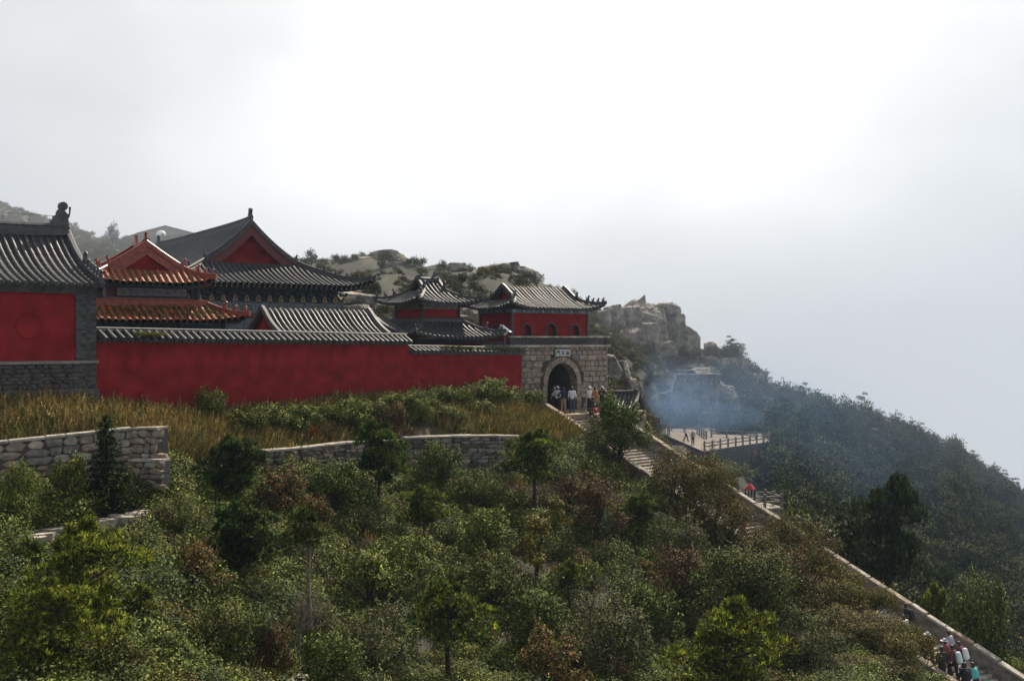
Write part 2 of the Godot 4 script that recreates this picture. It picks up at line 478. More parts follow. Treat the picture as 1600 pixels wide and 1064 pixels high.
# a mountain pine: bare leaning trunk, level limbs, pads of needle tufts
func pine(seed_: int, w: float, h: float, bare: float, pads: int, tufts: int, pal: Array, bark := "bark", round_ := 0.0) -> Dictionary:
	rng.seed = seed_
	var wood := MB.new()
	var crown := MB.new()
	var th := 0.03 * h + 0.03
	var sway := Vector3(R(-0.12, 0.12), 0, R(-0.1, 0.1)) * h
	var spine := []
	var rad := []
	for k in 7:
		var t := k / 6.0
		spine.append(Vector3(sin(t * 3.0) * sway.x, -0.5 + t * (h * 0.95 + 0.5), sin(t * 2.3) * sway.z))
		rad.append(lerpf(th, th * 0.2, t))
	wood.tube(spine, rad, 8)
	for i in pads:
		var t := float(i) / maxf(pads - 1, 1)
		var y := lerpf(bare * h, h * 0.93, t)
		var at: Vector3 = spine[clampi(int(round((y + 0.5) / (h * 0.95 + 0.5) * 6)), 0, 6)]
		at.y = y
		var reach := w * 0.5 * (lerpf(1.0, 0.4, t * t * t) if round_ == 0.0 else sqrt(maxf(0.05, 1.0 - pow(t * 1.5 - 0.5, 2)))) * (R(0.75, 1.0) if i % 3 else R(0.3, 0.6))
		var g := i * 2.4 + R(-0.4, 0.4)
		var mid := at + Vector3(cos(g) * reach * 0.62, R(0.0, 0.1) * h, sin(g) * reach * 0.62)
		limb(wood, at - Vector3(0, 0.1 * h * R(0.2, 1.0), 0), mid, th * 0.45, th * 0.12, 0.1)
		var r := Vector3(reach * R(0.4, 0.56), h * R(0.06, 0.10) * (1.0 + round_ * 0.6), reach * R(0.4, 0.56))
		var own := []
		var tint := R(0.8, 1.2)
		for c in pal: own.append(Color(c.r * tint, c.g * tint, c.b * tint))
		for k in tufts / pads:
			var q := ball()
			if k % 4: q = q.normalized() * R(0.8, 1.05)
			q.y = absf(q.y) if k % 5 else q.y * 0.5
			q *= 1.0 + 0.22 * sin(q.x * 5.0 + i) * cos(q.z * 5.0 + i * 2.0)
			var p := mid + q * r
			if k % 9 == 0: limb(wood, mid, p, th * 0.1, th * 0.04, 0.1, 3)
			needles(crown, p, (Vector3.UP * 0.8 + Vector3(q.x, q.y * 0.6, q.z)).normalized(), 0.2, 12, own)
	return {"parts": [["trunk", wood.mesh(), bark], ["crown", crown.mesh(), "needle"]], "w": w, "c": lerpf(bare * h, h, 0.5), "h": h}

# a fir with drooping whorls
func fir(seed_: int, w: float, h: float, pal: Array) -> Dictionary:
	rng.seed = seed_
	var wood := MB.new()
	var crown := MB.new()
	wood.tube([Vector3(0, -0.3, 0), Vector3(0, h * 0.5, 0), Vector3(0, h, 0)], [0.09, 0.06, 0.01], 6)
	for k in 15:
		var t := k / 14.0
		for i in 8:
			var g := TAU * i / 8 + k * 0.7 + R(-0.2, 0.2)
			var l := w * 0.5 * lerpf(1.0, 0.08, pow(t, 0.8)) * R(0.7, 1.1)
			var a := Vector3(0, h * lerpf(0.08, 0.97, t), 0)
			var b := a + Vector3(cos(g) * l, l * -0.12, sin(g) * l)
			limb(wood, a, b, 0.02, 0.006, 0.05, 3)
			for j in maxi(3, int(l * 22)):
				var p := a.lerp(b, R(0.2, 1.0))
				needles(crown, p + ball() * 0.07, (b - a).normalized() * 0.8 + Vector3.UP * 0.2, 0.13, 8, pal)
	return {"parts": [["trunk", wood.mesh(), "bark"], ["crown", crown.mesh(), "needle"]], "w": w, "c": h * 0.42, "h": h}

func twigs(wood: MB, crown: MB, a: Vector3, dir: Vector3, l: float, r: float, depth: int, pal: Array, size: float, dense: int) -> void:
	var b := a + dir * l
	limb(wood, a, b, r, r * 0.6, 0.1, 4 if depth > 1 else 3)
	if depth <= 1:
		leaf_cloud(crown, b, Vector3.ONE * l * 0.75, dense, size, pal, 0.3)
	if depth > 0:
		for i in rng.randi_range(2, 4):
			twigs(wood, crown, a.lerp(b, R(0.6, 1.0)), (dir + ball() * 0.85 + Vector3.UP * 0.12).normalized(), l * R(0.62, 0.85), r * 0.58, depth - 1, pal, size, dense)

# a thin, many-stemmed tree with small sparse leaves
func twiggy(seed_: int, h: float, stems: int, pal: Array, size: float, dense: int, lean := 0.5) -> Dictionary:
	rng.seed = seed_
	var wood := MB.new()
	var crown := MB.new()
	for i in stems:
		var g := TAU * i / stems + R(-0.4, 0.4)
		twigs(wood, crown, Vector3(cos(g) * 0.1, -0.2, sin(g) * 0.1), (Vector3(cos(g), 0, sin(g)) * lean + Vector3.UP).normalized(), h * 0.34, 0.016 * h, 4, pal, size, dense)
	var w := 0.0
	for p in crown.v: w = maxf(w, maxf(absf(p.x), absf(p.z)))
	return {"parts": [["trunk", wood.mesh(), "bark"], ["crown", crown.mesh(), "leaf"]], "w": w * 1.7, "c": h * 0.66, "h": h}

func clump(seed_: int, r: float, h: float, leaves: int, size: float, pal: Array) -> ArrayMesh:
	rng.seed = seed_
	var g := MB.new()
	for i in 7:
		var at := Vector3(R(-0.6, 0.6) * r, h * R(0.1, 0.45), R(-0.6, 0.6) * r)
		leaf_cloud(g, at, Vector3(r * 0.5, h * 0.55, r * 0.5), leaves / 7, size, pal)
	return g.mesh()

func grass_tuft(seed_: int, h: float, blades: int, pal: Array, wide := 0.2) -> ArrayMesh:
	rng.seed = seed_
	var g := MB.new()
	for i in blades:
		var p := Vector3(R(-wide, wide), 0, R(-wide, wide))
		var t := (Vector3.UP + ball() * 0.4).normalized()
		var l := h * R(0.55, 1.1)
		var bend := ball() * l * 0.22
		var side := t.cross(ball()).normalized() * R(0.006, 0.013)
		var m := side.cross(t).normalized()
		g.col = shade_of(pal)
		g.quad(p - side, p + side, p + t * l * 0.6 + side * 0.8, p + t * l * 0.6 - side * 0.8)
		g.tri(p + t * l * 0.6 - side * 0.8, p + t * l * 0.6 + side * 0.8, p + t * l + bend)
		if i % 4 == 0:   # seed head
			for k in 4:
				g.leaf(p + t * l * R(0.8, 1.0) + bend * 0.7, m, (t + ball() * 0.5).normalized(), 0.07, 0.03)
	return g.mesh()

const G1 := Color(0.038, 0.060, 0.009)
const G2 := Color(0.088, 0.120, 0.015)
const G3 := Color(0.175, 0.190, 0.024)
const OLIVE := Color(0.090, 0.074, 0.016)
const YELLOW := Color(0.230, 0.175, 0.030)
const RUST := Color(0.105, 0.045, 0.020)
const BROWN := Color(0.085, 0.058, 0.027)
const GREY := Color(0.095, 0.100, 0.058)
const SAGE := Color(0.085, 0.112, 0.030)
const PINE1 := Color(0.034, 0.060, 0.008)
const PINE2 := Color(0.075, 0.120, 0.012)
const PINE3 := Color(0.175, 0.200, 0.014)
const DEEP := Color(0.022, 0.040, 0.014)

func make_kinds() -> void:
	kinds.pine_a = pine(11, 4.2, 3.2, 0.35, 17, 1900, [PINE1, PINE2, PINE2])
	kinds.pine_b = pine(12, 4.6, 4.4, 0.5, 17, 2100, [PINE1, PINE2, PINE3])
	kinds.pine_bright = pine(13, 4.4, 3.6, 0.12, 20, 2200, [PINE2, PINE3, PINE3], "bark", 0.5)
	kinds.pine_dark = pine(14, 3.6, 2.7, 0.3, 16, 2200, [PINE1, PINE1, DEEP, PINE2], "bark", 0.6)
	kinds.pine_far = pine(15, 5.6, 4.6, 0.36, 20, 2600, [DEEP, PINE1])
	kinds.pine_pale = pine(16, 3.0, 6.0, 0.8, 8, 800, [PINE1, PINE2, OLIVE], "pale_bark")
	kinds.fir = fir(17, 2.0, 2.7, [DEEP, PINE1, G1])
	kinds.green = broad(21, 1.6, 2.9, 0.5, 17, 7350, 0.118, [G1, G2, G2])
	kinds.light = broad(22, 1.5, 2.2, 0.2, 15, 6300, 0.112, [G2, G3, SAGE])
	kinds.grey = broad(23, 1.8, 3.0, 0.4, 19, 9100, 0.095, [GREY, SAGE, OLIVE])
	kinds.olive = broad(24, 1.6, 2.4, 0.3, 16, 7000, 0.095, [OLIVE, G2, G1])
	kinds.yellow = broad(25, 1.0, 2.6, 0.3, 13, 4550, 0.112, [YELLOW, YELLOW, G3, OLIVE])
	kinds.rust = broad(26, 1.4, 2.2, 0.3, 15, 5600, 0.095, [RUST, BROWN, RUST, OLIVE])
	kinds.spotted = broad(27, 1.2, 2.2, 0.2, 14, 5250, 0.090, [OLIVE, BROWN, Color(0.24, 0.09, 0.03), G2])
	kinds.hedge = broad(28, 1.25, 1.7, 0.05, 16, 6300, 0.101, [G1, G2, OLIVE, G3])
	kinds.sumac = broad(29, 0.45, 1.3, 0.6, 5, 260, 0.11, [Color(0.34, 0.03, 0.015), Color(0.30, 0.05, 0.02)])
	kinds.twig_brown = twiggy(31, 3.4, 5, [BROWN, RUST, OLIVE, BROWN, OLIVE, G1, OLIVE, G2, YELLOW], 0.075, 36)
	kinds.twig_green = twiggy(32, 3.6, 5, [G1, G2, OLIVE], 0.08, 30, 0.35)
	kinds.twig_gold = twiggy(33, 2.6, 6, [YELLOW, BROWN, OLIVE, G2, OLIVE], 0.07, 30, 0.7)
	kinds.twig_bare = twiggy(34, 2.6, 6, [BROWN, OLIVE], 0.045, 3, 0.4)
	var dead := twiggy(35, 4.2, 2, [BROWN], 0.05, 1, 0.16)
	kinds.dead = {"parts": [["trunk", dead.parts[0][1], "pale_bark"]], "w": 2.0, "c": 2.4, "h": 4.2}
	kinds.far_tree = broad(41, 2.0, 3.8, 0.6, 14, 1500, 0.24, [G1, OLIVE, DEEP, DEEP])
	kinds.far_bush = broad(42, 1.8, 2.4, 0.2, 12, 1300, 0.21, [OLIVE, BROWN, G1])

func plant(kind: String, called: String, category: String, label: String, at: Vector3, s: Vector3, turn: float, group := "") -> Node3D:
	var t := thing(called, label, category, at, turn, group)
	for p in kinds[kind].parts:
		var o := obj(p[0], p[1], M[p[2]], t)
		o.scale = s
	return t

# finds how far out a plant of that kind and width stands so that its crown is seen at that place
func planted(kind: String, called: String, category: String, label: String, px: float, py: float, wide: float, d := 0.0, tall := 1.0, group := "") -> Node3D:
	var k: Dictionary = kinds[kind]
	var best := 1e9
	var found := d
	if d <= 0.0:
		var t := 22.0
		while t < 90.0:
			var s: float = wide * t / F / k.w
			var y: float = 532.0 - (on_ground(px, t).y + k.c * s * tall) / t * F
			if absf(y - py) < best:
				best = absf(y - py); found = t
			t += 0.25
		if best > 14: print("no place for ", label, " misses by ", best)
	var s: float = wide * found / F / k.w
	rng.seed = int(px * 7.0 + py * 131.0)
	var st := s * tall
	if d > 0.0:
		st = (P(px, py, d).y - on_ground(px, d).y) / k.c
		st = clampf(st, s * 0.55, s * 1.8)
	return plant(kind, called, category, label, on_ground(px, found, 0.05), Vector3(s, st, s), R(0, TAU), group)

# ---------- rocks ----------
func rock_mesh(seed_: int, cuts: int, rough: float, n := 18) -> ArrayMesh:
	rng.seed = seed_
	var planes := []
	for i in cuts:
		planes.append([ball().normalized(), R(0.66, 0.95)])
	for k in 3:
		for sg in [-1.0, 1.0]:
			var a := Vector3.ZERO; a[k] = sg
			planes.append([(a + ball() * 0.25).normalized(), R(0.72, 0.9)])
	var f := FastNoiseLite.new()
	f.seed = seed_; f.frequency = 1.6; f.fractal_octaves = 4
	var at := func(dir: Vector3) -> Vector3:
		var r := 1.25
		for p in planes:
			var c: float = dir.dot(p[0])
			if c > 0.05: r = minf(r, p[1] / c)
		return dir * (r + f.get_noise_3dv(dir * 1.4) * rough + absf(f.get_noise_3dv(dir * 3.0 + Vector3.ONE * 9)) * -rough)
	var g := MB.new()
	for side in 6:
		var k: int = side % 3
		var sg := 1.0 if side < 3 else -1.0
		var first := g.v.size()
		for j in n + 1:
			for i in n + 1:
				var p := Vector3.ZERO
				p[k] = sg
				p[(k + 1) % 3] = tan((i * 2.0 / n - 1.0) * PI / 4) * sg
				p[(k + 2) % 3] = tan((j * 2.0 / n - 1.0) * PI / 4)
				var dir := p.normalized()
				var u := dir.cross(Vector3(0.31, 0.87, 0.2)).normalized() * 0.03
				var w := dir.cross(u).normalized() * 0.03
				var c: Vector3 = at.call(dir)
				var e: Vector3 = at.call((dir + u).normalized())
				var h: Vector3 = at.call((dir + w).normalized())
				g.vert(c, (e - c).cross(h - c).normalized() * (1.0 if (e - c).cross(h - c).dot(dir) > 0 else -1.0))
		for j in n:
			for i in n:
				var q := first + j * (n + 1) + i
				g.face(q, q + 1, q + n + 2, q + n + 1)
	return g.mesh()

func make_rocks() -> void:
	for i in 6:
		meshes["rock%d" % i] = rock_mesh(60 + i, [9, 12, 15, 8, 11, 14][i], 0.055)

func boulder(parent: Node, at: Vector3, s: Vector3, kind: int, turn: Vector3, m := "rock") -> MeshInstance3D:
	var o := obj("boulder", meshes["rock%d" % (kind % 6)], M[m], parent)
	o.transform = Transform3D(Basis.from_euler(turn).scaled_local(s), at)
	return o

# ---------- people ----------
# a surface round a skeleton: capsules joined with a smooth minimum, meshed as surface nets
func skin_over(g: MB, bones: Array, cell: float, blend: float) -> void:
	var lo := Vector3.ONE * 1e9
	var hi := -lo
	for b in bones:
		for e in 2:
			lo = lo.min(b[e] - Vector3.ONE * (b[2 + e] + cell * 2)); hi = hi.max(b[e] + Vector3.ONE * (b[2 + e] + cell * 2))
	var nx := int((hi.x - lo.x) / cell) + 2
	var ny := int((hi.y - lo.y) / cell) + 2
	var nz := int((hi.z - lo.z) / cell) + 2
	var f := PackedFloat32Array()
	f.resize(nx * ny * nz)
	f.fill(0.3)
	for b in bones:
		var a: Vector3 = b[0]
		var ab: Vector3 = b[1] - b[0]
		var l2 := maxf(ab.length_squared(), 1e-9)
		var pad: float = maxf(b[2], b[3]) + cell * 2 + blend
		var p0: Vector3 = (b[0].min(b[1]) - Vector3.ONE * pad - lo) / cell
		var p1: Vector3 = (b[0].max(b[1]) + Vector3.ONE * pad - lo) / cell
		for z in range(maxi(0, int(p0.z)), mini(nz, int(p1.z) + 1)):
			for y in range(maxi(0, int(p0.y)), mini(ny, int(p1.y) + 1)):
				for x in range(maxi(0, int(p0.x)), mini(nx, int(p1.x) + 1)):
					var p := lo + Vector3(x, y, z) * cell
					var t := clampf((p - a).dot(ab) / l2, 0, 1)
					var e := p - a - ab * t
					if b.size() > 4: e.z *= b[4]       # flattened front to back
					var d: float = e.length() - lerpf(b[2], b[3], t)
					var q := (z * ny + y) * nx + x
					var o := f[q]
					var h := clampf(0.5 + 0.5 * (o - d) / blend, 0, 1)
					f[q] = lerpf(o, d, h) - blend * h * (1 - h)
	var ids := {}
	var pos := []
	var cells := []
	for z in nz - 1:
		for y in ny - 1:
			for x in nx - 1:
				var q := (z * ny + y) * nx + x
				var inside := 0
				for k in 8:
					if f[q + (k & 1) + (k >> 1 & 1) * nx + (k >> 2) * nx * ny] < 0: inside += 1
				if inside == 0 or inside == 8: continue
				var sum := Vector3.ZERO
				var cnt := 0
				for e in [[0, 1], [2, 3], [4, 5], [6, 7], [0, 2], [1, 3], [4, 6], [5, 7], [0, 4], [1, 5], [2, 6], [3, 7]]:
					var va := f[q + (e[0] & 1) + (e[0] >> 1 & 1) * nx + (e[0] >> 2) * nx * ny]
					var vb := f[q + (e[1] & 1) + (e[1] >> 1 & 1) * nx + (e[1] >> 2) * nx * ny]
					if (va < 0) == (vb < 0): continue
					var t := va / (va - vb)
					sum += Vector3(e[0] & 1, e[0] >> 1 & 1, e[0] >> 2).lerp(Vector3(e[1] & 1, e[1] >> 1 & 1, e[1] >> 2), t)
					cnt += 1
				ids[q] = pos.size()
				pos.append(lo + (Vector3(x, y, z) + sum / cnt) * cell)
				cells.append(q)
	var first := g.v.size()
	for i in pos.size():
		var q: int = cells[i]
		var m := Vector3(f[q + 1] - f[q] + f[q + 1 + nx] - f[q + nx], f[q + nx] - f[q] + f[q + nx + 1] - f[q + 1], f[q + nx * ny] - f[q] + f[q + nx * ny + 1] - f[q + 1])
		g.vert(pos[i], m.normalized() if m.length() > 1e-9 else Vector3.UP)
	var st := [1, nx, nx * ny]
	for q in cells:
		for k in 3:
			var b: int = q + st[k]
			if (f[q] < 0) == (f[b] < 0): continue
			var u: int = st[(k + 1) % 3]
			var w: int = st[(k + 2) % 3]
			if not (ids.has(q - u) and ids.has(q - w) and ids.has(q - u - w)): continue
			var r := [ids[q - u - w], ids[q - w], ids[q], ids[q - u]]
			if f[q] > 0: r.reverse()
			g.face(first + r[0], first + r[1], first + r[2], first + r[3])

# poses as joints, metres, feet on y = 0, facing +z
func pose(name_: String) -> Dictionary:
	var j := {"hip": Vector3(0, 0.92, 0), "chest": Vector3(0, 1.32, 0), "neck": Vector3(0, 1.47, 0.01), "head": Vector3(0, 1.62, 0.03)}
	j.kl = Vector3(0.11, 0.49, 0.02); j.fl = Vector3(0.12, 0.07, -0.02)
	j.kr = Vector3(-0.11, 0.49, 0.02); j.fr = Vector3(-0.12, 0.07, -0.02)
	j.el = Vector3(0.26, 1.13, -0.02); j.hl = Vector3(0.27, 0.88, 0.06)
	j.er = Vector3(-0.26, 1.13, -0.02); j.hr = Vector3(-0.27, 0.88, 0.06)
	match name_:
		"walk":
			j.kl = Vector3(0.1, 0.51, 0.16); j.fl = Vector3(0.1, 0.07, 0.25)
			j.kr = Vector3(-0.1, 0.5, -0.02); j.fr = Vector3(-0.1, 0.1, -0.3)
			j.hl = Vector3(0.25, 0.92, -0.12); j.hr = Vector3(-0.25, 0.95, 0.2)
		"climb":
			j.kl = Vector3(0.1, 0.66, 0.3); j.fl = Vector3(0.1, 0.24, 0.24)
			j.kr = Vector3(-0.1, 0.5, 0.0); j.fr = Vector3(-0.1, 0.07, -0.12)
			j.chest = Vector3(0, 1.30, 0.1); j.neck = Vector3(0, 1.44, 0.15); j.head = Vector3(0, 1.58, 0.2)
			j.el = Vector3(0.26, 1.08, 0.05); j.hl = Vector3(0.24, 0.92, 0.24); j.er = Vector3(-0.26, 1.08, 0.02); j.hr = Vector3(-0.25, 0.88, 0.16)
		"camera":
			j.el = Vector3(0.3, 1.24, 0.14); j.hl = Vector3(0.09, 1.55, 0.26); j.er = Vector3(-0.3, 1.24, 0.14); j.hr = Vector3(-0.09, 1.55, 0.26)
		"akimbo":
			j.el = Vector3(0.36, 1.18, -0.1); j.hl = Vector3(0.18, 1.02, 0.05); j.er = Vector3(-0.27, 1.13, 0.0); j.hr = Vector3(-0.2, 1.1, 0.22)
		"sit":
			j.hip = Vector3(0, 0.5, 0); j.chest = Vector3(0, 0.9, 0.04); j.neck = Vector3(0, 1.05, 0.07); j.head = Vector3(0, 1.2, 0.1)
			j.kl = Vector3(0.13, 0.5, 0.42); j.fl = Vector3(0.12, 0.07, 0.42); j.kr = Vector3(-0.13, 0.5, 0.42); j.fr = Vector3(-0.12, 0.07, 0.42)
			j.el = Vector3(0.25, 0.76, 0.1); j.hl = Vector3(0.14, 0.6, 0.34); j.er = Vector3(-0.25, 0.76, 0.1); j.hr = Vector3(-0.14, 0.6, 0.34)
	return j

func finger_set(g: MB, e: Vector3, h: Vector3, side: float) -> void:
	var t := (h - e).normalized()
	var across := t.cross(Vector3(side, 0.1, 0.2)).normalized()
	var palm := t.cross(across).normalized()
	for k in 5:
		var thumb := k == 4
		var root := h + across * (0.034 - 0.022 * k) + t * 0.03 if not thumb else h + across * 0.04
		var l: float = [0.062, 0.072, 0.068, 0.052, 0.05][k]
		var dir := (t if not thumb else (t + across * 0.8).normalized())
		g.tube([root, root + dir * l * 0.55, root + (dir + palm * 0.4).normalized() * l], [0.0105, 0.0095, 0.007], 5)

func figure(name_: String) -> Dictionary:
	if meshes.has(name_): return meshes[name_]
	var j := pose(name_)
	var sl: Vector3 = j.chest + Vector3(0.17, 0.1, 0); var sr: Vector3 = j.chest + Vector3(-0.17, 0.1, 0)
	var pl: Vector3 = j.hip + Vector3(0.09, -0.03, 0); var pr: Vector3 = j.hip + Vector3(-0.09, -0.03, 0)
	var toe := Vector3(0, -0.03, 0.15)
	var body := MB.new()
	skin_over(body, [[j.hip, j.chest, 0.135, 0.15, 1.25], [j.chest, j.neck, 0.14, 0.06, 1.2], [sl, sr, 0.065, 0.065], [j.neck, j.head, 0.055, 0.06],
		[pl, j.kl, 0.085, 0.058], [j.kl, j.fl, 0.058, 0.04], [pr, j.kr, 0.085, 0.058], [j.kr, j.fr, 0.058, 0.04], [j.fl, j.fl + toe, 0.045, 0.035], [j.fr, j.fr + toe, 0.045, 0.035],
		[sl, j.el, 0.055, 0.042], [j.el, j.hl, 0.042, 0.03], [sr, j.er, 0.055, 0.042], [j.er, j.hr, 0.042, 0.03]], 0.032, 0.05)
	var hd: Vector3 = j.head
	skin_over(body, [[hd + Vector3(0, 0.05, -0.01), hd + Vector3(0, -0.03, 0.0), 0.088, 0.075], [hd + Vector3(0, -0.08, 0.035), hd + Vector3(0, -0.05, 0.045), 0.042, 0.05],
		[hd + Vector3(0, 0.0, 0.085), hd + Vector3(0, -0.035, 0.1), 0.012, 0.017], [hd + Vector3(0.083, -0.01, 0), hd + Vector3(0.086, 0.015, -0.01), 0.018, 0.018], [hd + Vector3(-0.083, -0.01, 0), hd + Vector3(-0.086, 0.015, -0.01), 0.018, 0.018]], 0.016, 0.025)
	finger_set(body, j.el, j.hl, 1.0)
	finger_set(body, j.er, j.hr, -1.0)
	var shirt := MB.new()
	skin_over(shirt, [[j.hip + Vector3(0, 0.0, 0), j.chest, 0.155, 0.168, 1.2], [j.chest, j.neck + Vector3(0, -0.05, 0), 0.155, 0.085, 1.15], [sl, sr, 0.082, 0.082], [sl, j.el, 0.074, 0.062], [sr, j.er, 0.074, 0.062], [j.el, j.el.lerp(j.hl, 0.4), 0.06, 0.052], [j.er, j.er.lerp(j.hr, 0.4), 0.06, 0.052]], 0.03, 0.045)
	var legs := MB.new()
	skin_over(legs, [[j.hip + Vector3(0, 0.05, 0), j.hip + Vector3(0, -0.06, 0), 0.15, 0.145, 1.15], [pl, j.kl, 0.105, 0.078], [j.kl, j.fl + Vector3(0, 0.04, 0), 0.078, 0.07], [pr, j.kr, 0.105, 0.078], [j.kr, j.fr + Vector3(0, 0.04, 0), 0.078, 0.07]], 0.03, 0.04)
	var hair := MB.new()
	skin_over(hair, [[hd + Vector3(0, 0.065, -0.025), hd + Vector3(0, -0.03, -0.045), 0.098, 0.082]], 0.018, 0.02)
	var hat := MB.new()
	skin_over(hat, [[hd + Vector3(0, 0.1, -0.01), hd + Vector3(0, 0.07, -0.01), 0.095, 0.105]], 0.02, 0.02)
	hat.lathe([[0.1, 0.045], [0.17, 0.05], [0.17, 0.062], [0.1, 0.075]], 14, hd + Vector3(0, 0, 0.02))
	var shoes := MB.new()
	skin_over(shoes, [[j.fl + Vector3(0, -0.01, -0.03), j.fl + toe, 0.055, 0.045], [j.fr + Vector3(0, -0.01, -0.03), j.fr + toe, 0.055, 0.045]], 0.025, 0.02)
	var pack := MB.new()
	skin_over(pack, [[j.chest + Vector3(0.05, 0.06, -0.23), j.hip + Vector3(0.05, 0.12, -0.21), 0.11, 0.13], [j.chest + Vector3(-0.05, 0.06, -0.23), j.hip + Vector3(-0.05, 0.12, -0.21), 0.11, 0.13]], 0.03, 0.06)
	var r := {}
	for e in [["body", body], ["shirt", shirt], ["trousers", legs], ["hair", hair], ["hat", hat], ["shoe", shoes], ["backpack", pack]]:
		r[e[0]] = e[1].mesh()
	meshes[name_] = r
	return r

# extras: "hat" and "backpack" with their colours
func person(label: String, at: Vector3, face: float, how: String, top: Array, bottom: Array, group: String, extras := {}, tall := 1.0) -> Node3D:
	var t := thing("person", label, "person", at, face, group)
	var f := figure(how)
	for e in ["body", "shirt", "trousers", "shoe"]:
		var o := obj(e, f[e], {"body": M.skin, "shirt": cloth(top[0], top[1], top[2]), "trousers": cloth(bottom[0], bottom[1], bottom[2]), "shoe": M.ink}[e], t)
		o.scale = Vector3.ONE * tall
	var o := obj("hair", f.hair, M.hair, t)
	o.scale = Vector3.ONE * tall
	for e in extras:
		o = obj(e, f[e], cloth(extras[e][0], extras[e][1], extras[e][2]), t)
		o.scale = Vector3.ONE * tall
	return t

# ---------- roofs ----------
# A roof in its building's own frame: the ridge runs along x. A and B are the half sizes of the eaves, s the depth of the skirt below each gable
# (0: plain gables), H the rise, w how straight the slope is, L the lift of the corners, T the run over which it rises.
class Roof:
	var A := 3.0
	var B := 2.0
	var s := 0.0
	var H := 1.5
	var w := 0.5
	var L := 0.0
	var T := 2.0
	var y0 := 0.0
	var skirt := false
	var soft := false           # rolled top without a ridge
	func d(x: float, z: float) -> float:
		var dz := B - absf(z)
		var dx := A - absf(x)
		return minf(dx, dz) if s > 0.0 and absf(x) > A - s else dz
	func at(x: float, z: float, over := 0.0) -> Vector3:
		var t := d(x, z) / T
		var p := w * t + (1.0 - w) * pow(maxf(t, 0.0), 2.6)
		if soft and t > 0.78: p -= 1.6 * (t - 0.78) * (t - 0.78)
		var y := y0 + H * p + over
		if L > 0.0:
			var c := minf(minf(A, B) * 0.85, 2.6)
			var cx := clampf(1.0 - (A - absf(x)) / c, 0, 1)
			var cz := clampf(1.0 - (B - absf(z)) / c, 0, 1)
			y += L * cx * cx * cz * cz
		return Vector3(x, y, z)

func tile_row(r: Roof, lane: float, deep: float, way: int, rad: float) -> MB:
	# way 0: front (+z), 1: back, 2: right (+x), 3: left
	var g := MB.new()
	var put := func(k: float) -> Vector3:
		match way:
			0: return r.at(lane, r.B - k)
			1: return r.at(lane, -r.B + k)
			2: return r.at(r.A - k, lane)
		return r.at(-r.A + k, lane)
	var side := Vector3.RIGHT if way < 2 else Vector3.BACK
	var n := maxi(1, int(round(deep / 0.42)))
	var last := -1
	for i in n:
		for e in 2:
			var k := deep * (i + e) / n
			var p: Vector3 = put.call(k)
			if i == 0 and e == 0: p += (put.call(0.0) - put.call(0.15)).normalized() * 0.1
			var up: Vector3 = (put.call(k + 0.05) - put.call(k - 0.05)).normalized().cross(side).normalized()
			if up.y < 0: up = -up
			var q := rad * (1.08 if e == 0 else 0.94)
			var first := g.v.size()
			for a in 6:
				var c := PI * a / 5.0
				var m := side * cos(c) + up * sin(c)
				g.vert(p + m * q + up * 0.01, m)
			if last >= 0:
				for a in 5:
					if way == 1 or way == 2: g.face(last + a, last + a + 1, first + a + 1, first + a)
					else: g.face(first + a, first + a + 1, last + a + 1, last + a)
			elif true:
				var out: Vector3 = (put.call(0.0) - put.call(0.15)).normalized()
				var c := g.vert(p + up * 0.005, out)
				var ring := g.v.size()
				for a in 10: g.vert(p + (side * cos(TAU * a / 10) + up * sin(TAU * a / 10)) * q * 1.06 + up * 0.01, out)
				for a in 10:
					g.ix.append(c); g.ix.append(ring + (a + 1) % 10); g.ix.append(ring + a)
			last = first
	return g

func roof_deck(r: Roof, ways: Array, step: float, under := 0.0) -> MB:
	var g := MB.new()
	for way in ways:
		var half: float = r.A if way < 2 else r.B
		var n := maxi(2, int(half * 2 / step))
		var m := 7
		var pts := []
		var lanes := []
		for i in n + 1: lanes.append(-half + 2.0 * half * i / n)
		var gx := r.A - r.s
		if way < 2 and r.s > 0.0 and not r.skirt:
			for q in [-gx - 0.0006, -gx + 0.0006, gx - 0.0006, gx + 0.0006]: lanes.append(q)
			lanes.sort()
			n = lanes.size() - 1
		for i in n + 1:
			var lane: float = lanes[i]
			var deep := r.B
			if way < 2:
				if r.s > 0.0 and absf(lane) > gx: deep = minf(r.A - absf(lane), r.B)
				elif r.skirt: deep = r.s
			else:
				deep = minf(r.s - 0.003, r.B - absf(lane))
			for j in m + 1:
				var k := deep * j / m
				var p := Vector3.ZERO
				match way:
					0: p = r.at(lane, r.B - k)
					1: p = r.at(lane, -r.B + k)
					2: p = r.at(r.A - k, lane)
					3: p = r.at(-r.A + k, lane)
				p.y -= under * minf(1.0, (k + 0.25) * 2.5)
				pts.append(p)
		for i in n:
			if lanes[i + 1] - lanes[i] < 0.002: continue
			for j in m:
				var a := i * (m + 1) + j
				var q := [pts[a], pts[a + m + 1], pts[a + m + 2], pts[a + 1]]
				if way == 1 or way == 2: q.reverse()
				if under > 0.0: q.reverse()
				g.quad(q[0], q[1], q[2], q[3])
	return g

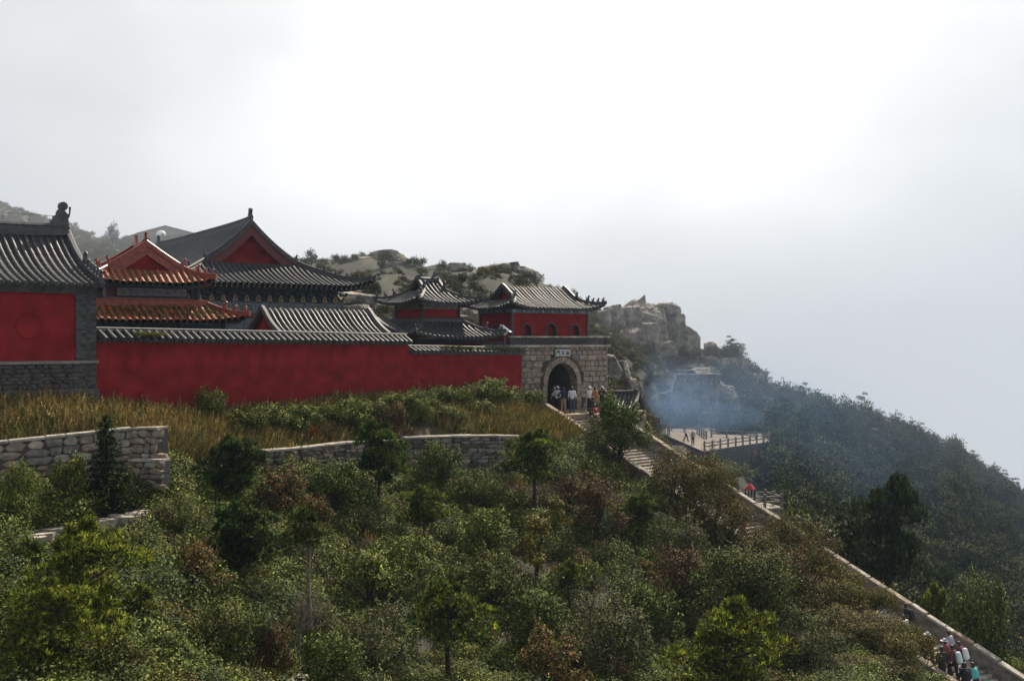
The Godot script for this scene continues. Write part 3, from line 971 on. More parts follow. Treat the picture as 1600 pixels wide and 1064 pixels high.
func ridge_along(pts: Array, wide: float, high: float, g: MB = null) -> MB:
	if g == null: g = MB.new()
	var rings := []
	for k in pts.size():
		var t: Vector3 = (pts[mini(k + 1, pts.size() - 1)] - pts[maxi(k - 1, 0)])
		var a := Vector3(t.z, 0, -t.x).normalized() * wide / 2
		var p: Vector3 = pts[k]
		var u := Vector3.UP * high
		rings.append([p - a * 1.25 - u * 0.15, p - a * 1.25 + u * 0.2, p - a * 0.85 + u * 0.28, p - a * 0.85 + u * 0.72, p - a * 1.15 + u * 0.8, p - a * 0.7 + u, p + a * 0.7 + u, p + a * 1.15 + u * 0.8, p + a * 0.85 + u * 0.72, p + a * 0.85 + u * 0.28, p + a * 1.25 + u * 0.2, p + a * 1.25 - u * 0.15])
	for k in rings.size() - 1:
		for i in 12:
			g.quad(rings[k][i], rings[k + 1][i], rings[k + 1][(i + 1) % 12], rings[k][(i + 1) % 12])
	for e in [0, rings.size() - 1]:
		var c := Vector3.ZERO
		for p in rings[e]: c += p / 12.0
		for i in 12:
			if e: g.tri(c, rings[e][(i + 1) % 12], rings[e][i])
			else: g.tri(c, rings[e][i], rings[e][(i + 1) % 12])
	return g

func beast_mesh() -> ArrayMesh:     # a little sitting animal of glazed clay
	if meshes.has("beast"): return meshes.beast
	var g := MB.new()
	skin_over(g, [[Vector3(0, 0.05, -0.06), Vector3(0, 0.22, 0.0), 0.075, 0.05], [Vector3(0, 0.22, 0), Vector3(0, 0.3, 0.04), 0.05, 0.055], [Vector3(0, 0.3, 0.05), Vector3(0, 0.28, 0.12), 0.045, 0.028], [Vector3(0.03, 0, 0.07), Vector3(0.02, 0.2, 0.02), 0.025, 0.035], [Vector3(-0.03, 0, 0.07), Vector3(-0.02, 0.2, 0.02), 0.025, 0.035],
		[Vector3(0.03, 0.34, 0.02), Vector3(0.035, 0.4, 0.01), 0.02, 0.01], [Vector3(-0.03, 0.34, 0.02), Vector3(-0.035, 0.4, 0.01), 0.02, 0.01], [Vector3(0, 0.06, -0.12), Vector3(0, 0.3, -0.13), 0.03, 0.02]], 0.02, 0.03)
	meshes.beast = g.mesh()
	return meshes.beast

func finial_mesh() -> ArrayMesh:     # the dragon-fish that bites the end of a main ridge; its tail curls over; 1 m high, facing +x
	if meshes.has("finial"): return meshes.finial
	var g := MB.new()
	var poly := PackedVector2Array()
	for p in [[0.42, 0.0], [0.46, 0.22], [0.34, 0.30], [0.36, 0.42], [0.22, 0.46], [0.2, 0.62], [0.12, 0.72]]: poly.append(Vector2(p[0], p[1]))
	for k in 13:      # the curl
		var a := -0.6 + k * 0.42
		poly.append(Vector2(-0.06, 0.86) + Vector2(cos(a), sin(a)) * 0.19)
	for p in [[-0.16, 0.62], [-0.26, 0.5], [-0.28, 0.2], [-0.28, 0.0]]: poly.append(Vector2(p[0], p[1]))
	g.ext(poly, -0.11, 0.11)
	g.tube([Vector3(-0.3, 0.4, 0), Vector3(-0.36, 0.62, 0), Vector3(-0.37, 0.86, 0)], [0.05, 0.035, 0.05], 6)
	g.lathe([[0.0, -0.14], [0.05, -0.13], [0.06, 0.0], [0.05, 0.13], [0.0, 0.14]], 8, Vector3(0.2, 0.28, 0))
	g.box(Vector3(0.05, -0.05, 0), Vector3(0.74, 0.12, 0.3), Basis.IDENTITY, 0.02)
	meshes.finial = g.mesh()
	return meshes.finial

# o: tile, pan, ridge (materials), step, rad, ways (faces with tile rows), main (height of the main ridge), hips (height), beasts, gable material
func build_roof(b: Node3D, r: Roof, o: Dictionary) -> Node3D:
	var root := Node3D.new()
	root.name = "roof"
	b.add_child(root, true)
	var ways: Array = o.ways
	var all: Array = [0, 1] if r.s == 0.0 else [0, 1, 2, 3]
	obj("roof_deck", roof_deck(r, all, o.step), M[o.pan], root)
	obj("soffit", roof_deck(r, all, 0.5, 0.16), M.timber, root)
	var row_count := 0
	var shared := {}
	for way in ways:
		var half := r.A if way < 2 else r.B
		var n := int(2 * half / o.step)
		for i in n + 1:
			var lane: float = -half + (2 * half - n * o.step) / 2 + i * o.step
			var deep := r.B
			if way < 2:
				if r.s > 0.0 and absf(lane) > r.A - r.s: deep = minf(r.A - absf(lane), r.B)
				elif r.skirt: deep = r.s
			else: deep = minf(r.s - 0.003, r.B - absf(lane))
			if deep < 0.15: continue
			if row_count >= 300: continue
			row_count += 1
			var pick: String = o.tile + ["", "", "_worn", "_mossy"][rng.randi() % 4]
			if r.s == 0.0:
				if not shared.has(way): shared[way] = tile_row(r, 0.0, deep, way, o.rad).mesh()
				obj("tile_row", shared[way], M[pick], root, Vector3(lane + R(-0.014, 0.014), R(-0.015, 0.012), R(-0.03, 0.03)))
			else:
				obj("tile_row", tile_row(r, lane + R(-0.014, 0.014), deep, way, o.rad), M[pick], root, Vector3(0, R(-0.015, 0.012), 0))
	# the boards at the eaves
	for way in ways:
		var pts := []
		for i in 25:
			var t := -1.0 + i / 12.0
			var p := Vector3.ZERO
			match way:
				0: p = r.at(r.A * t, r.B)
				1: p = r.at(r.A * t, -r.B)
				2: p = r.at(r.A, r.B * t)
				3: p = r.at(-r.A, r.B * t)
			pts.append(p - Vector3(0, 0.11, 0))
		obj("eave_board", ridge_along(pts, 0.07, 0.1), M.timber, root)
	var hh: float = o.get("hips", 0.2)
	if r.s > 0.0:
		for sx in [-1.0, 1.0]:
			for sz in [-1.0, 1.0]:
				var pts := []
				for k in 9:
					var q := r.s * k / 8.0
					pts.append(r.at(sx * (r.A - q), sz * (r.B - q), 0.02))
				pts[0] = pts[0] + Vector3(sx, 0.22, sz) * 0.09
				var hip := obj("hip_ridge", ridge_along(pts, 0.2, hh), M[o.ridge], root)
				for k in o.get("beasts", 0):
					var q: float = r.s * (0.06 + 0.72 * k / maxf(1, o.beasts))
					var bs := obj("ridge_beast", beast_mesh(), M[o.ridge], hip, r.at(sx * (r.A - q), sz * (r.B - q), hh))
					bs.rotation.y = atan2(sx, sz)
					bs.scale = Vector3.ONE * (0.85 if k < o.beasts - 1 else 1.15)
	if r.skirt:
		for sx in [-1.0, 1.0]:
			var x: float = sx * (r.A - r.s)
			var z: float = r.B - r.s
			obj("wall_ridge", ridge_along([r.at(x, -z), Vector3(x, r.at(x, z).y, 0), r.at(x, z)], 0.2, hh * 1.3), M[o.ridge], root)
			obj("wall_ridge", ridge_along([Vector3(-absf(x), r.at(x, z).y, sx * z), Vector3(0, r.at(x, z).y, sx * z), Vector3(absf(x), r.at(x, z).y, sx * z)], 0.2, hh * 1.3), M[o.ridge], root)
		return root
	var gx := r.A - r.s
	for sx in [-1.0, 1.0]:
		var x: float = sx * (gx - 0.02)
		for sz in [-1.0, 1.0]:        # the ridges that run down along the gable
			var pts := []
			for k in 11:
				var z: float = sz * (r.B - r.s if r.s > 0 else r.B) * (1.0 - k / 10.0)
				pts.append(Vector3(x, r.at(sx * (gx - 0.03), z, 0.02).y, z))
			var e := obj("gable_ridge", ridge_along(pts, 0.24, hh * 1.15), M[o.ridge], root)
			if o.get("beasts", 0) and r.s > 0:
				var bs := obj("ridge_beast", beast_mesh(), M[o.ridge], e, pts[0] + Vector3(0, hh, 0))
				bs.scale = Vector3.ONE * 1.2
				bs.rotation.y = 0.0 if sz > 0 else PI
		var g := MB.new()             # gable wall
		var fr := MB.new()
		var zb := r.B - maxf(r.s, 0.05)
		var yb: float = r.y0 + r.H * (r.w * r.s / r.T + (1 - r.w) * pow(r.s / r.T, 2.6)) - 0.1 if r.s > 0 else o.get("gable_to", r.y0 - 0.5)
		var xi: float = sx * (gx - o.get("gable_in", 0.22))
		for k in 12:
			var z0 := lerpf(-zb, zb, k / 12.0)
			var z1 := lerpf(-zb, zb, (k + 1) / 12.0)
			var t0 := r.at(xi, z0).y - 0.08
			var t1 := r.at(xi, z1).y - 0.08
			var q := [Vector3(xi, yb, z0), Vector3(xi, yb, z1), Vector3(xi, t1, z1), Vector3(xi, t0, z0)]
			if sx > 0: q.reverse()
			g.quad(q[0], q[1], q[2], q[3])
			var f := [Vector3(x, t0 - o.get("barge", 0.35), z0), Vector3(x, t1 - o.get("barge", 0.35), z1), Vector3(x, t1 + 0.05, z1), Vector3(x, t0 + 0.05, z0)]
			var dx := Vector3(sx * 0.05, 0, 0)
			fr.quad(f[0] + dx, f[1] + dx, f[2] + dx, f[3] + dx)
			fr.quad(f[1] - dx, f[0] - dx, f[3] - dx, f[2] - dx)
			fr.quad(f[0] - dx, f[1] - dx, f[1] + dx, f[0] + dx)
		obj("gable", g, M[o.gable], root)
		obj("barge_board", fr, M[o.get("barge_mat", "timber")], root)
	if o.get("main", 0.0) > 0.0:
		var pts := []
		for k in 13:
			var t := -1.0 + k / 6.0
			pts.append(Vector3(t * gx, r.at(0, 0).y - 0.05 + 0.14 * t * t * t * t, 0))
		obj("main_ridge", ridge_along(pts, 0.3, o.main), M[o.ridge], root)
		for sx in [-1.0, 1.0]:
			var f := obj("ridge_finial", finial_mesh(), M[o.ridge], root, Vector3(sx * (gx - 0.3), r.at(0, 0).y + o.get("finial_at", 0.1), 0))
			f.scale = Vector3(-sx, 1, 1) * o.get("finial", 1.0)
	return root

func wall_box(b: Node3D, called: String, m: String, lo: Vector3, hi: Vector3, bev := 0.0) -> MeshInstance3D:
	var g := MB.new()
	g.box(Vector3.ZERO, hi - lo, Basis.IDENTITY, bev)
	return obj(called, g, M[m], b, (lo + hi) / 2)

func ring_relief(b: Node3D, at: Vector3, rad: float, m: String) -> void:
	var g := MB.new()
	var pts := []
	var rr := []
	for k in 33:
		pts.append(Vector3(cos(TAU * k / 32), sin(TAU * k / 32), 0) * rad); rr.append(0.035)
	g.tube(pts, rr, 5, false)
	obj("plaster_ring", g, M[m], b, at)

# ---------- stonework ----------
func stone_variants() -> void:
	rng.seed = 77
	for i in 6:        # a dressed block of unit size with a rough, chamfered face towards +z
		var g := MB.new()
		var x := []
		for k in 4: x.append(Vector2(R(0.0, 0.05), R(0.0, 0.05)))
		var back := [Vector3(-0.5, -0.5, -0.5), Vector3(0.5, -0.5, -0.5), Vector3(0.5, 0.5, -0.5), Vector3(-0.5, 0.5, -0.5)]
		var edge := []
		var front := []
		for k in 4:
			var sx: float = [-1, 1, 1, -1][k]
			var sy: float = [-1, -1, 1, 1][k]
			edge.append(Vector3(sx * (0.5 - x[k].x * 0.5), sy * (0.5 - x[k].y * 0.5), 0.2))
			front.append(Vector3(sx * (0.44 - x[k].x), sy * (0.42 - x[k].y), 0.5 - R(0, 0.12)))
		for k in 4:
			var l := (k + 1) % 4
			g.quad(back[k], back[l], edge[l], edge[k])
			g.quad(edge[k], edge[l], front[l], front[k])
		var c := Vector3(R(-0.15, 0.15), R(-0.15, 0.15), 0.5)
		for k in 4: g.tri(c, front[k], front[(k + 1) % 4])
		meshes["block%d" % i] = g.mesh()
	for i in 8:        # a field stone
		var g := MB.new()
		var n := rng.randi_range(6, 9)
		var rim := []
		var top := []
		for k in n:
			var a := TAU * (k + R(-0.25, 0.25)) / n
			var q := Vector2(cos(a), sin(a)) * R(0.5, 0.7)
			q = q.clamp(Vector2(-0.48, -0.48), Vector2(0.48, 0.48))
			rim.append(Vector3(q.x, q.y, 0.0))
			top.append(Vector3(q.x * 0.8, q.y * 0.78, R(0.3, 0.5)))
		var c := Vector3(R(-0.1, 0.1), R(-0.1, 0.1), R(0.45, 0.58))
		for k in n:
			var l := (k + 1) % n
			g.quad(rim[k] - Vector3(0, 0, 0.5), rim[l] - Vector3(0, 0, 0.5), rim[l], rim[k])
			g.quad(rim[k], rim[l], top[l], top[k])
			g.tri(c, top[k], top[l])
		meshes["rubble%d" % i] = g.mesh()

# a wall of field stones between two points of its top edge; its face looks along +z of the frame from a to b
func rubble(parent: Node3D, a: Vector3, b: Vector3, high_a: float, high_b: float, size: float, thick: float, mats: Array, joined := false, coping := "pale_stone") -> void:
	var t := b - a
	var flat := Vector3(t.x, 0, t.z)
	var l := flat.length()
	var ux := flat / l
	var uz := ux.cross(Vector3.UP)
	var core := MB.new()
	var poly := [a - Vector3.UP * high_a, b - Vector3.UP * high_b, b, a]
	for k in 4: poly[k] -= uz * 0.02
	core.quad(poly[0], poly[1], poly[2], poly[3])
	var bk := uz * thick
	core.quad(poly[1] - bk, poly[0] - bk, poly[3] - bk, poly[2] - bk)
	core.quad(poly[3], poly[2], poly[2] - bk, poly[3] - bk)
	core.quad(poly[0] - bk, poly[0], poly[3], poly[3] - bk)
	core.quad(poly[1], poly[1] - bk, poly[2] - bk, poly[2])
	obj("mortar", core, M.mortar, parent)
	var mass := MB.new()
	var y := 0.0
	var high := maxf(high_a, high_b)
	while y < high:
		var rh := size * R(0.34, 0.72)
		var x := R(-0.3, 0.0) * size
		while x < l:
			var w := size * R(0.6, 1.9)
			var cx := x + w / 2
			var limit := lerpf(high_a, high_b, clampf(cx / l, 0, 1))
			if y + rh * 0.5 < limit and cx > 0 and cx < l:
				var at := a + t * (cx / l) - Vector3.UP * (y + rh * 0.5)
				var turn := Basis(ux, Vector3.UP, uz) * Basis(Vector3.BACK, R(-0.1, 0.1))
				var xf := Transform3D(turn.scaled_local(Vector3(w * 1.04, rh * R(0.96, 1.15), size * R(0.25, 0.5))), at)
				if joined:
					var o := MB.new()
					var arr: Array = meshes["rubble%d" % (rng.randi() % 8)].surface_get_arrays(0)
					o.v = arr[0]; o.n = arr[1]; o.c = arr[3]; o.ix = arr[12]
					var q := R(0.6, 1.15)
					for k in o.c.size(): o.c[k] = Color(q, q * R(0.95, 1.0), q * R(0.9, 1.0))
					mass.moved(o, xf)
				else:
					var s := obj("stone", meshes["rubble%d" % (rng.randi() % 8)], M[mats[rng.randi() % mats.size()]], parent)
					s.transform = xf
			x += w * R(0.94, 1.04)
		y += rh
	if joined:
		obj("stonework", mass, M[mats[0]], parent).set_meta("kind", "stuff")
	if coping:
		var x := 0.0
		while x < l - 0.01:
			var w := minf(R(0.6, 1.3), l - x)
			var g := MB.new()
			g.box(Vector3.ZERO, Vector3(w - 0.02, R(0.09, 0.13), thick + R(0.1, 0.2)), Basis.IDENTITY, 0.02)
			var s := obj("coping_stone", g, M[coping], parent)
			s.transform = Transform3D(Basis(t.normalized(), uz.cross(t.normalized()), uz) * Basis(Vector3.UP, R(-0.03, 0.03)), a + t * ((x + w / 2) / l) + Vector3.UP * 0.05 - uz * (thick / 2 - 0.03))
			x += w

# ---------- the temple ----------
func left_hall() -> void:
	var a := deg_to_rad(42.0)
	var corner := P(148, 606, 47.5)       # foot of the right front corner
	var b := thing("temple_hall", "dark tiled hall with dragon-fish ridge end and red panel, left of the wall", "temple hall", Vector3(corner.x, corner.y, corner.z), a)
	var W := 9.0
	var D := 7.2
	wall_box(b, "wall", "red", Vector3(-W, -2.0, -D), Vector3(-0.04, 4.2, -0.04))
	# the front: stone base, brick pier and cornice, red panel
	var base := Node3D.new(); base.name = "stone_base"; b.add_child(base, true)
	rng.seed = 5
	rubble(base, Vector3(-W, 1.05, 0.02), Vector3(-0.95, 1.05, 0.02), 1.15, 1.15, 0.34, 0.3, ["stone_dark"], true, "")
	wall_box(b, "base_pier", "brick", Vector3(-0.95, -2.0, -0.3), Vector3(0.03, 1.05, 0.06))
	wall_box(b, "ledge", "stone_grey", Vector3(-W, 1.05, -0.3), Vector3(0.1, 1.19, 0.16), 0.02)
	wall_box(b, "footing", "stone_dark", Vector3(-W, -2.0, -0.3), Vector3(0.1, -0.02, 0.22), 0.03)
	wall_box(b, "brick_pier", "brick", Vector3(-0.85, 1.19, -0.4), Vector3(0.02, 4.05, 0.07))
	wall_box(b, "cornice", "brick", Vector3(-W, 4.05, -0.3), Vector3(0.05, 4.2, 0.14))
	wall_box(b, "cornice", "brick", Vector3(-W, 4.2, -0.3), Vector3(0.1, 4.32, 0.24))
	wall_box(b, "cornice", "brick", Vector3(-W, 4.32, -0.3), Vector3(0.14, 4.43, 0.34))
	wall_box(b, "side_wall", "brick", Vector3(-0.3, -2.0, -D), Vector3(0.0, 4.6, -0.4))
	ring_relief(b, Vector3(-2.75, 2.65, -0.03), 0.52, "red")
	var r := Roof.new()
	r.A = W / 2 + 0.14; r.B = D / 2 + 0.45; r.T = r.B; r.H = 2.4; r.w = 0.52; r.y0 = 4.45
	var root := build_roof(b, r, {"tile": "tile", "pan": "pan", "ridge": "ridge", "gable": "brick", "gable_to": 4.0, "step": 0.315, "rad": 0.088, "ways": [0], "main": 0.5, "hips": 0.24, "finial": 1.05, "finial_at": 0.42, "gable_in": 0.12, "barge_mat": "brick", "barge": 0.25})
	root.position = Vector3(-W / 2, 0, -D / 2)
	for k in 6:     # sitting beasts at the foot of the gable ridge
		var z := r.B - 0.1 - k * 0.36
		var bs := obj("ridge_beast", beast_mesh(), M.ridge, root, Vector3(r.A - 0.02, r.at(0, z).y + 0.26, z))
		bs.scale = Vector3.ONE * (1.0 if k < 5 else 1.5)
	var rod := MB.new()          # lightning conductor along the ridge
	var top := r.at(0, 0).y + 0.85
	rod.tube([Vector3(-r.A, top, 0), Vector3(r.A - 0.7, top, 0)], [0.012, 0.012], 4)
	for k in 7: rod.tube([Vector3(-r.A + 0.7 + k * 1.15, top - 0.3, 0), Vector3(-r.A + 0.7 + k * 1.15, top + 0.04, 0)], [0.012, 0.012], 4)
	obj("lightning_conductor", rod, M.metal, root)

func courtyard_wall(label: String, a: Vector3, b: Vector3, foot_a: float, foot_b: float, cap: float, red: String) -> void:
	# a and b: the two ends of the top edge of the red face
	var t := thing("courtyard_wall", label, "wall", a, atan2(-(b.z - a.z), b.x - a.x))
	var l := Vector2(b.x - a.x, b.z - a.z).length()
	var rise := b.y - a.y
	var g := MB.new()
	var th := 0.5
	var q := [Vector3(0, foot_a - a.y, 0), Vector3(l, foot_b - a.y, 0), Vector3(l, rise, 0), Vector3(0, 0, 0)]
	var z := Vector3(0, 0, -th)
	g.quad(q[0], q[1], q[2], q[3]); g.quad(q[1] + z, q[0] + z, q[3] + z, q[2] + z)
	g.quad(q[1], q[1] + z, q[2] + z, q[2]); g.quad(q[0] + z, q[0], q[3], q[3] + z)
	obj("plaster", g, M[red], t)
	var tilt := Basis(Vector3.BACK, atan2(rise, l))
	var m := MB.new()
	m.box(Vector3(l / 2, rise / 2 + 0.04, -th / 2), Vector3(l, 0.09, th + 0.16), tilt, 0.01)
	obj("cornice", m, M.ridge, t)
	m = MB.new()
	var n := int(l / 0.24)
	for k in n: m.box(Vector3((k + 0.5) * 0.24, rise * (k + 0.5) * 0.24 / l - 0.035, 0.025), Vector3(0.11, 0.07, 0.07))
	obj("dentil_course", m, M.ridge, t).set_meta("kind", "stuff")
	# the little tiled roof on the wall
	var r := Roof.new()
	r.A = 1.0; r.B = 0.6; r.T = 0.6; r.H = cap - 0.1; r.w = 0.75; r.y0 = 0.1
	var row := tile_row(r, 0.0, 0.6, 0, 0.115).mesh()
	var deck := MB.new()
	var e0 := Vector3(0, 0.09, 0.35); var e1 := Vector3(l, rise + 0.09, 0.35)
	var p0 := Vector3(0, cap - 0.02, -th / 2); var p1 := Vector3(l, rise + cap - 0.02, -th / 2)
	deck.quad(e0, e1, p1, p0)
	deck.quad(Vector3(l, rise + 0.09, -th - 0.35), Vector3(0, 0.09, -th - 0.35), p0, p1)
	deck.quad(Vector3(0, 0.09, -th - 0.35), e0, p0, p0); deck.quad(e1, Vector3(l, rise + 0.09, -th - 0.35), p1, p1)
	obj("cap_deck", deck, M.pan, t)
	n = int(l / 0.42)
	for k in n:
		var x := (k + 0.5) * l / n
		obj("tile_row", row, M[["tile", "tile", "tile_worn", "tile_mossy"][rng.randi() % 4]], t, Vector3(x + R(-0.02, 0.02), rise * x / l + R(-0.012, 0.012), -th / 2))
	m = MB.new()
	ridge_along([p0 + Vector3(0, -0.02, 0), p1 + Vector3(0, -0.02, 0)], 0.24, 0.15, m)
	obj("coping", m, M.pale_ridge, t)

func low_hall() -> void:
	var a := deg_to_rad(38.0)
	var e := P(443, 525, 64.0)
	var b := thing("low_hall", "low grey tiled hall with rolled ridge and small red gable, just behind the courtyard wall", "temple hall", e, a)
	var r := Roof.new()
	r.A = 3.7; r.B = 2.6; r.T = 2.6; r.H = 1.75; r.w = 0.6; r.soft = true
	var root := build_roof(b, r, {"tile": "tile", "pan": "pan", "ridge": "ridge", "gable": "red_bright", "gable_to": -1.0, "step": 0.34, "rad": 0.095, "ways": [0], "hips": 0.2, "barge": 0.16})
	root.position = Vector3(3.5, 0, -2.5)
	wall_box(b, "wall", "red", Vector3(0.15, -3.4, -4.6), Vector3(6.85, -0.25, -0.35))
	wall_box(b, "eave_beam", "timber", Vector3(0.1, -0.25, -4.7), Vector3(6.9, -0.03, -0.25))
	# the return ridge of the adjoining wing at its right end
	var pts := []
	for k in 9:
		var q := k / 8.0
		pts.append(Vector3(8.0, 1.3 - 1.6 * q + 0.5 * q * q, -3.4 + 3.0 * q))
	obj("wing_ridge", ridge_along(pts, 0.22, 0.22), M.ridge, b)
	var g := MB.new()
	for k in 8: g.quad(pts[k + 1] + Vector3(-0.6, -0.12, 0), pts[k + 1] + Vector3(1.4, -0.12, 0), pts[k] + Vector3(1.4, -0.12, 0), pts[k] + Vector3(-0.6, -0.12, 0))
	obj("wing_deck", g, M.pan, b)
	for j in 5:
		var tb := MB.new()
		var line := []
		var rr := []
		for k in 9:
			line.append(pts[k] + Vector3(-0.45 + j * 0.285 + (0.285 if j > 1 else 0.0), -0.1, 0)); rr.append(0.08)
		tb.tube(line, rr, 8)
		obj("tile_row", tb, M.tile, b)
	wall_box(b, "wing_wall", "red", Vector3(7.3, -3.4, -3.6), Vector3(9.2, -0.6, -0.8))

func main_hall() -> void:
	var c := Vector3(-26.8, 0, -93.9)
	var b := thing("main_hall", "largest hall with tall red gable and blue painted brackets under grey hipped eaves", "temple hall", c, deg_to_rad(-57.0))
	var r := Roof.new()
	r.A = 17.5; r.B = 8.1; r.s = 4.5; r.T = 8.1; r.H = 4.75; r.w = 0.46; r.L = 0.55; r.y0 = 4.05
	build_roof(b, r, {"tile": "tile", "pan": "pan", "ridge": "ridge", "gable": "red_bright", "step": 0.40, "rad": 0.115, "ways": [2, 0], "main": 0.55, "hips": 0.36, "beasts": 5, "finial": 1.0, "finial_at": 0.2, "gable_in": 0.7, "barge": 0.75, "barge_mat": "red_wood"})
	var xw := r.A - 2.0          # the wall under the side eave
	var zw := r.B - 2.0
	wall_box(b, "wall", "red", Vector3(-xw, -5, -zw), Vector3(xw, 1.9, zw))
	wall_box(b, "frieze", "teal_paint", Vector3(-xw + 0.1, 2.85, -zw + 0.1), Vector3(xw - 0.1, 4.3, zw - 0.1))
	# painted beam with framed panels
	var beam := wall_box(b, "painted_beam", "blue_paint", Vector3(-xw - 0.1, 1.95, -zw - 0.1), Vector3(xw + 0.12, 2.85, zw + 0.1))
	var off := -beam.position
	var bays := 9
	for k in bays:
		var z := lerpf(-zw, zw, (k + 0.5) / bays)
		var half := zw / bays * 0.8
		var g := MB.new()
		var oct := []
		for q in [[-1, -0.5], [-0.72, -1], [0.72, -1], [1, -0.5], [1, 0.5], [0.72, 1], [-0.72, 1], [-1, 0.5], [-1, -0.5]]: oct.append(Vector3(xw + 0.14, 2.4 + q[1] * 0.27, z - q[0] * half) + off)
		g.tube(oct, [0.035, 0.035, 0.035, 0.035, 0.035, 0.035, 0.035, 0.035, 0.035], 4, false)
		if k % 2 == 0:
			for i in 3:
				g.tube([Vector3(xw + 0.14, 2.22 + i * 0.18, z - half * 0.5) + off, Vector3(xw + 0.14, 2.22 + i * 0.18, z + half * 0.5) + off], [0.03, 0.03], 4)
		else:
			var s := MB.new()
			s.lathe([[0, -0.02], [0.14, -0.01], [0.14, 0.02], [0, 0.04]], 10)
			var dot := obj("gilt_boss", s, M.gold, beam, Vector3(xw + 0.14, 2.4, z) + off)
			dot.rotation.z = -PI / 2
		for i in [-1.0, 1.0]:
			g.tube([Vector3(xw + 0.14, 2.02, z + i * half * 1.12) + off, Vector3(xw + 0.14, 2.78, z + i * half * 1.12) + off], [0.03, 0.03], 4)
		obj("cartouche_frame", g, M.pale_paint, beam)
	wall_box(b, "red_rail", "red_wood", Vector3(-xw - 0.06, 1.62, -zw - 0.06), Vector3(xw + 0.08, 1.95, zw + 0.06))
	for k in 10:
		var s := MB.new()
		s.box(Vector3.ZERO, Vector3(0.06, 0.16, 0.3), Basis.IDENTITY, 0.02)
		obj("gilt_plate", s, M.gold, b, Vector3(xw + 0.1, 1.79, lerpf(-zw, zw, (k + 0.5) / 10)))
	wall_box(b, "lower_beam", "blue_paint", Vector3(-xw - 0.05, 0.75, -zw - 0.05), Vector3(xw + 0.05, 1.62, zw + 0.05))
	for k in 15:        # bracket sets
		var z := lerpf(-zw, zw, k / 14.0)
		var g := MB.new()
		for i in 3:
			var h := 2.9 + i * 0.36
			g.box(Vector3(xw + 0.1 + i * 0.28, h + 0.16, z), Vector3(0.3 + i * 0.32, 0.17, 0.17), Basis.IDENTITY, 0.02)
			g.box(Vector3(xw + 0.24 + i * 0.42, h + 0.16, z), Vector3(0.16, 0.16, 0.42 + i * 0.16), Basis.IDENTITY, 0.02)
			for q in [-1.0, 1.0]: g.box(Vector3(xw + 0.24 + i * 0.42, h + 0.3, z + q * (0.2 + i * 0.07)), Vector3(0.17, 0.12, 0.14))
		var br := obj("bracket_set", g, M.teal_paint, b)
		if k % 1 == 0:
			var tri := MB.new()
			var p := PackedVector2Array([Vector2(-0.2, 0), Vector2(0.2, 0), Vector2(0.07, 0.42), Vector2(-0.07, 0.42)])
			tri.ext(p, -0.02, 0.02)
			var hole := obj("gilt_edge", tri, M.gold, br, Vector3(xw + 0.2, 2.9, lerpf(-zw, zw, minf(1.0, (k + 0.5) / 14.0))))
			hole.rotation.y = PI / 2
			var inner := MB.new()
			inner.ext(PackedVector2Array([Vector2(-0.12, 0.06), Vector2(0.12, 0.06), Vector2(0.03, 0.36), Vector2(-0.03, 0.36)]), -0.03, 0.03)
			var o := obj("gilt_panel", inner, M.blue_paint, br, hole.position)
			o.rotation.y = PI / 2
	var n := 40
	for k in n:         # rafter ends
		var z := lerpf(-r.B + 0.3, r.B - 0.3, k / float(n - 1))
		var g := MB.new()
		var p := r.at(r.A - 0.12, z)
		g.tube([Vector3(r.A - 1.9, p.y - 0.1, z), Vector3(r.A - 0.14, p.y - 0.2, z)], [0.065, 0.065], 6)
		obj("rafter", g, M.teal_paint, b)
		var e := MB.new()
		e.lathe([[0, 0], [0.055, 0.0], [0.055, 0.02], [0, 0.02]], 6)
		var cap := obj("rafter_end", e, M.pale_paint if k % 2 else M.gold, b, Vector3(r.A - 0.13, p.y - 0.2, z))
		cap.rotation.z = -PI / 2

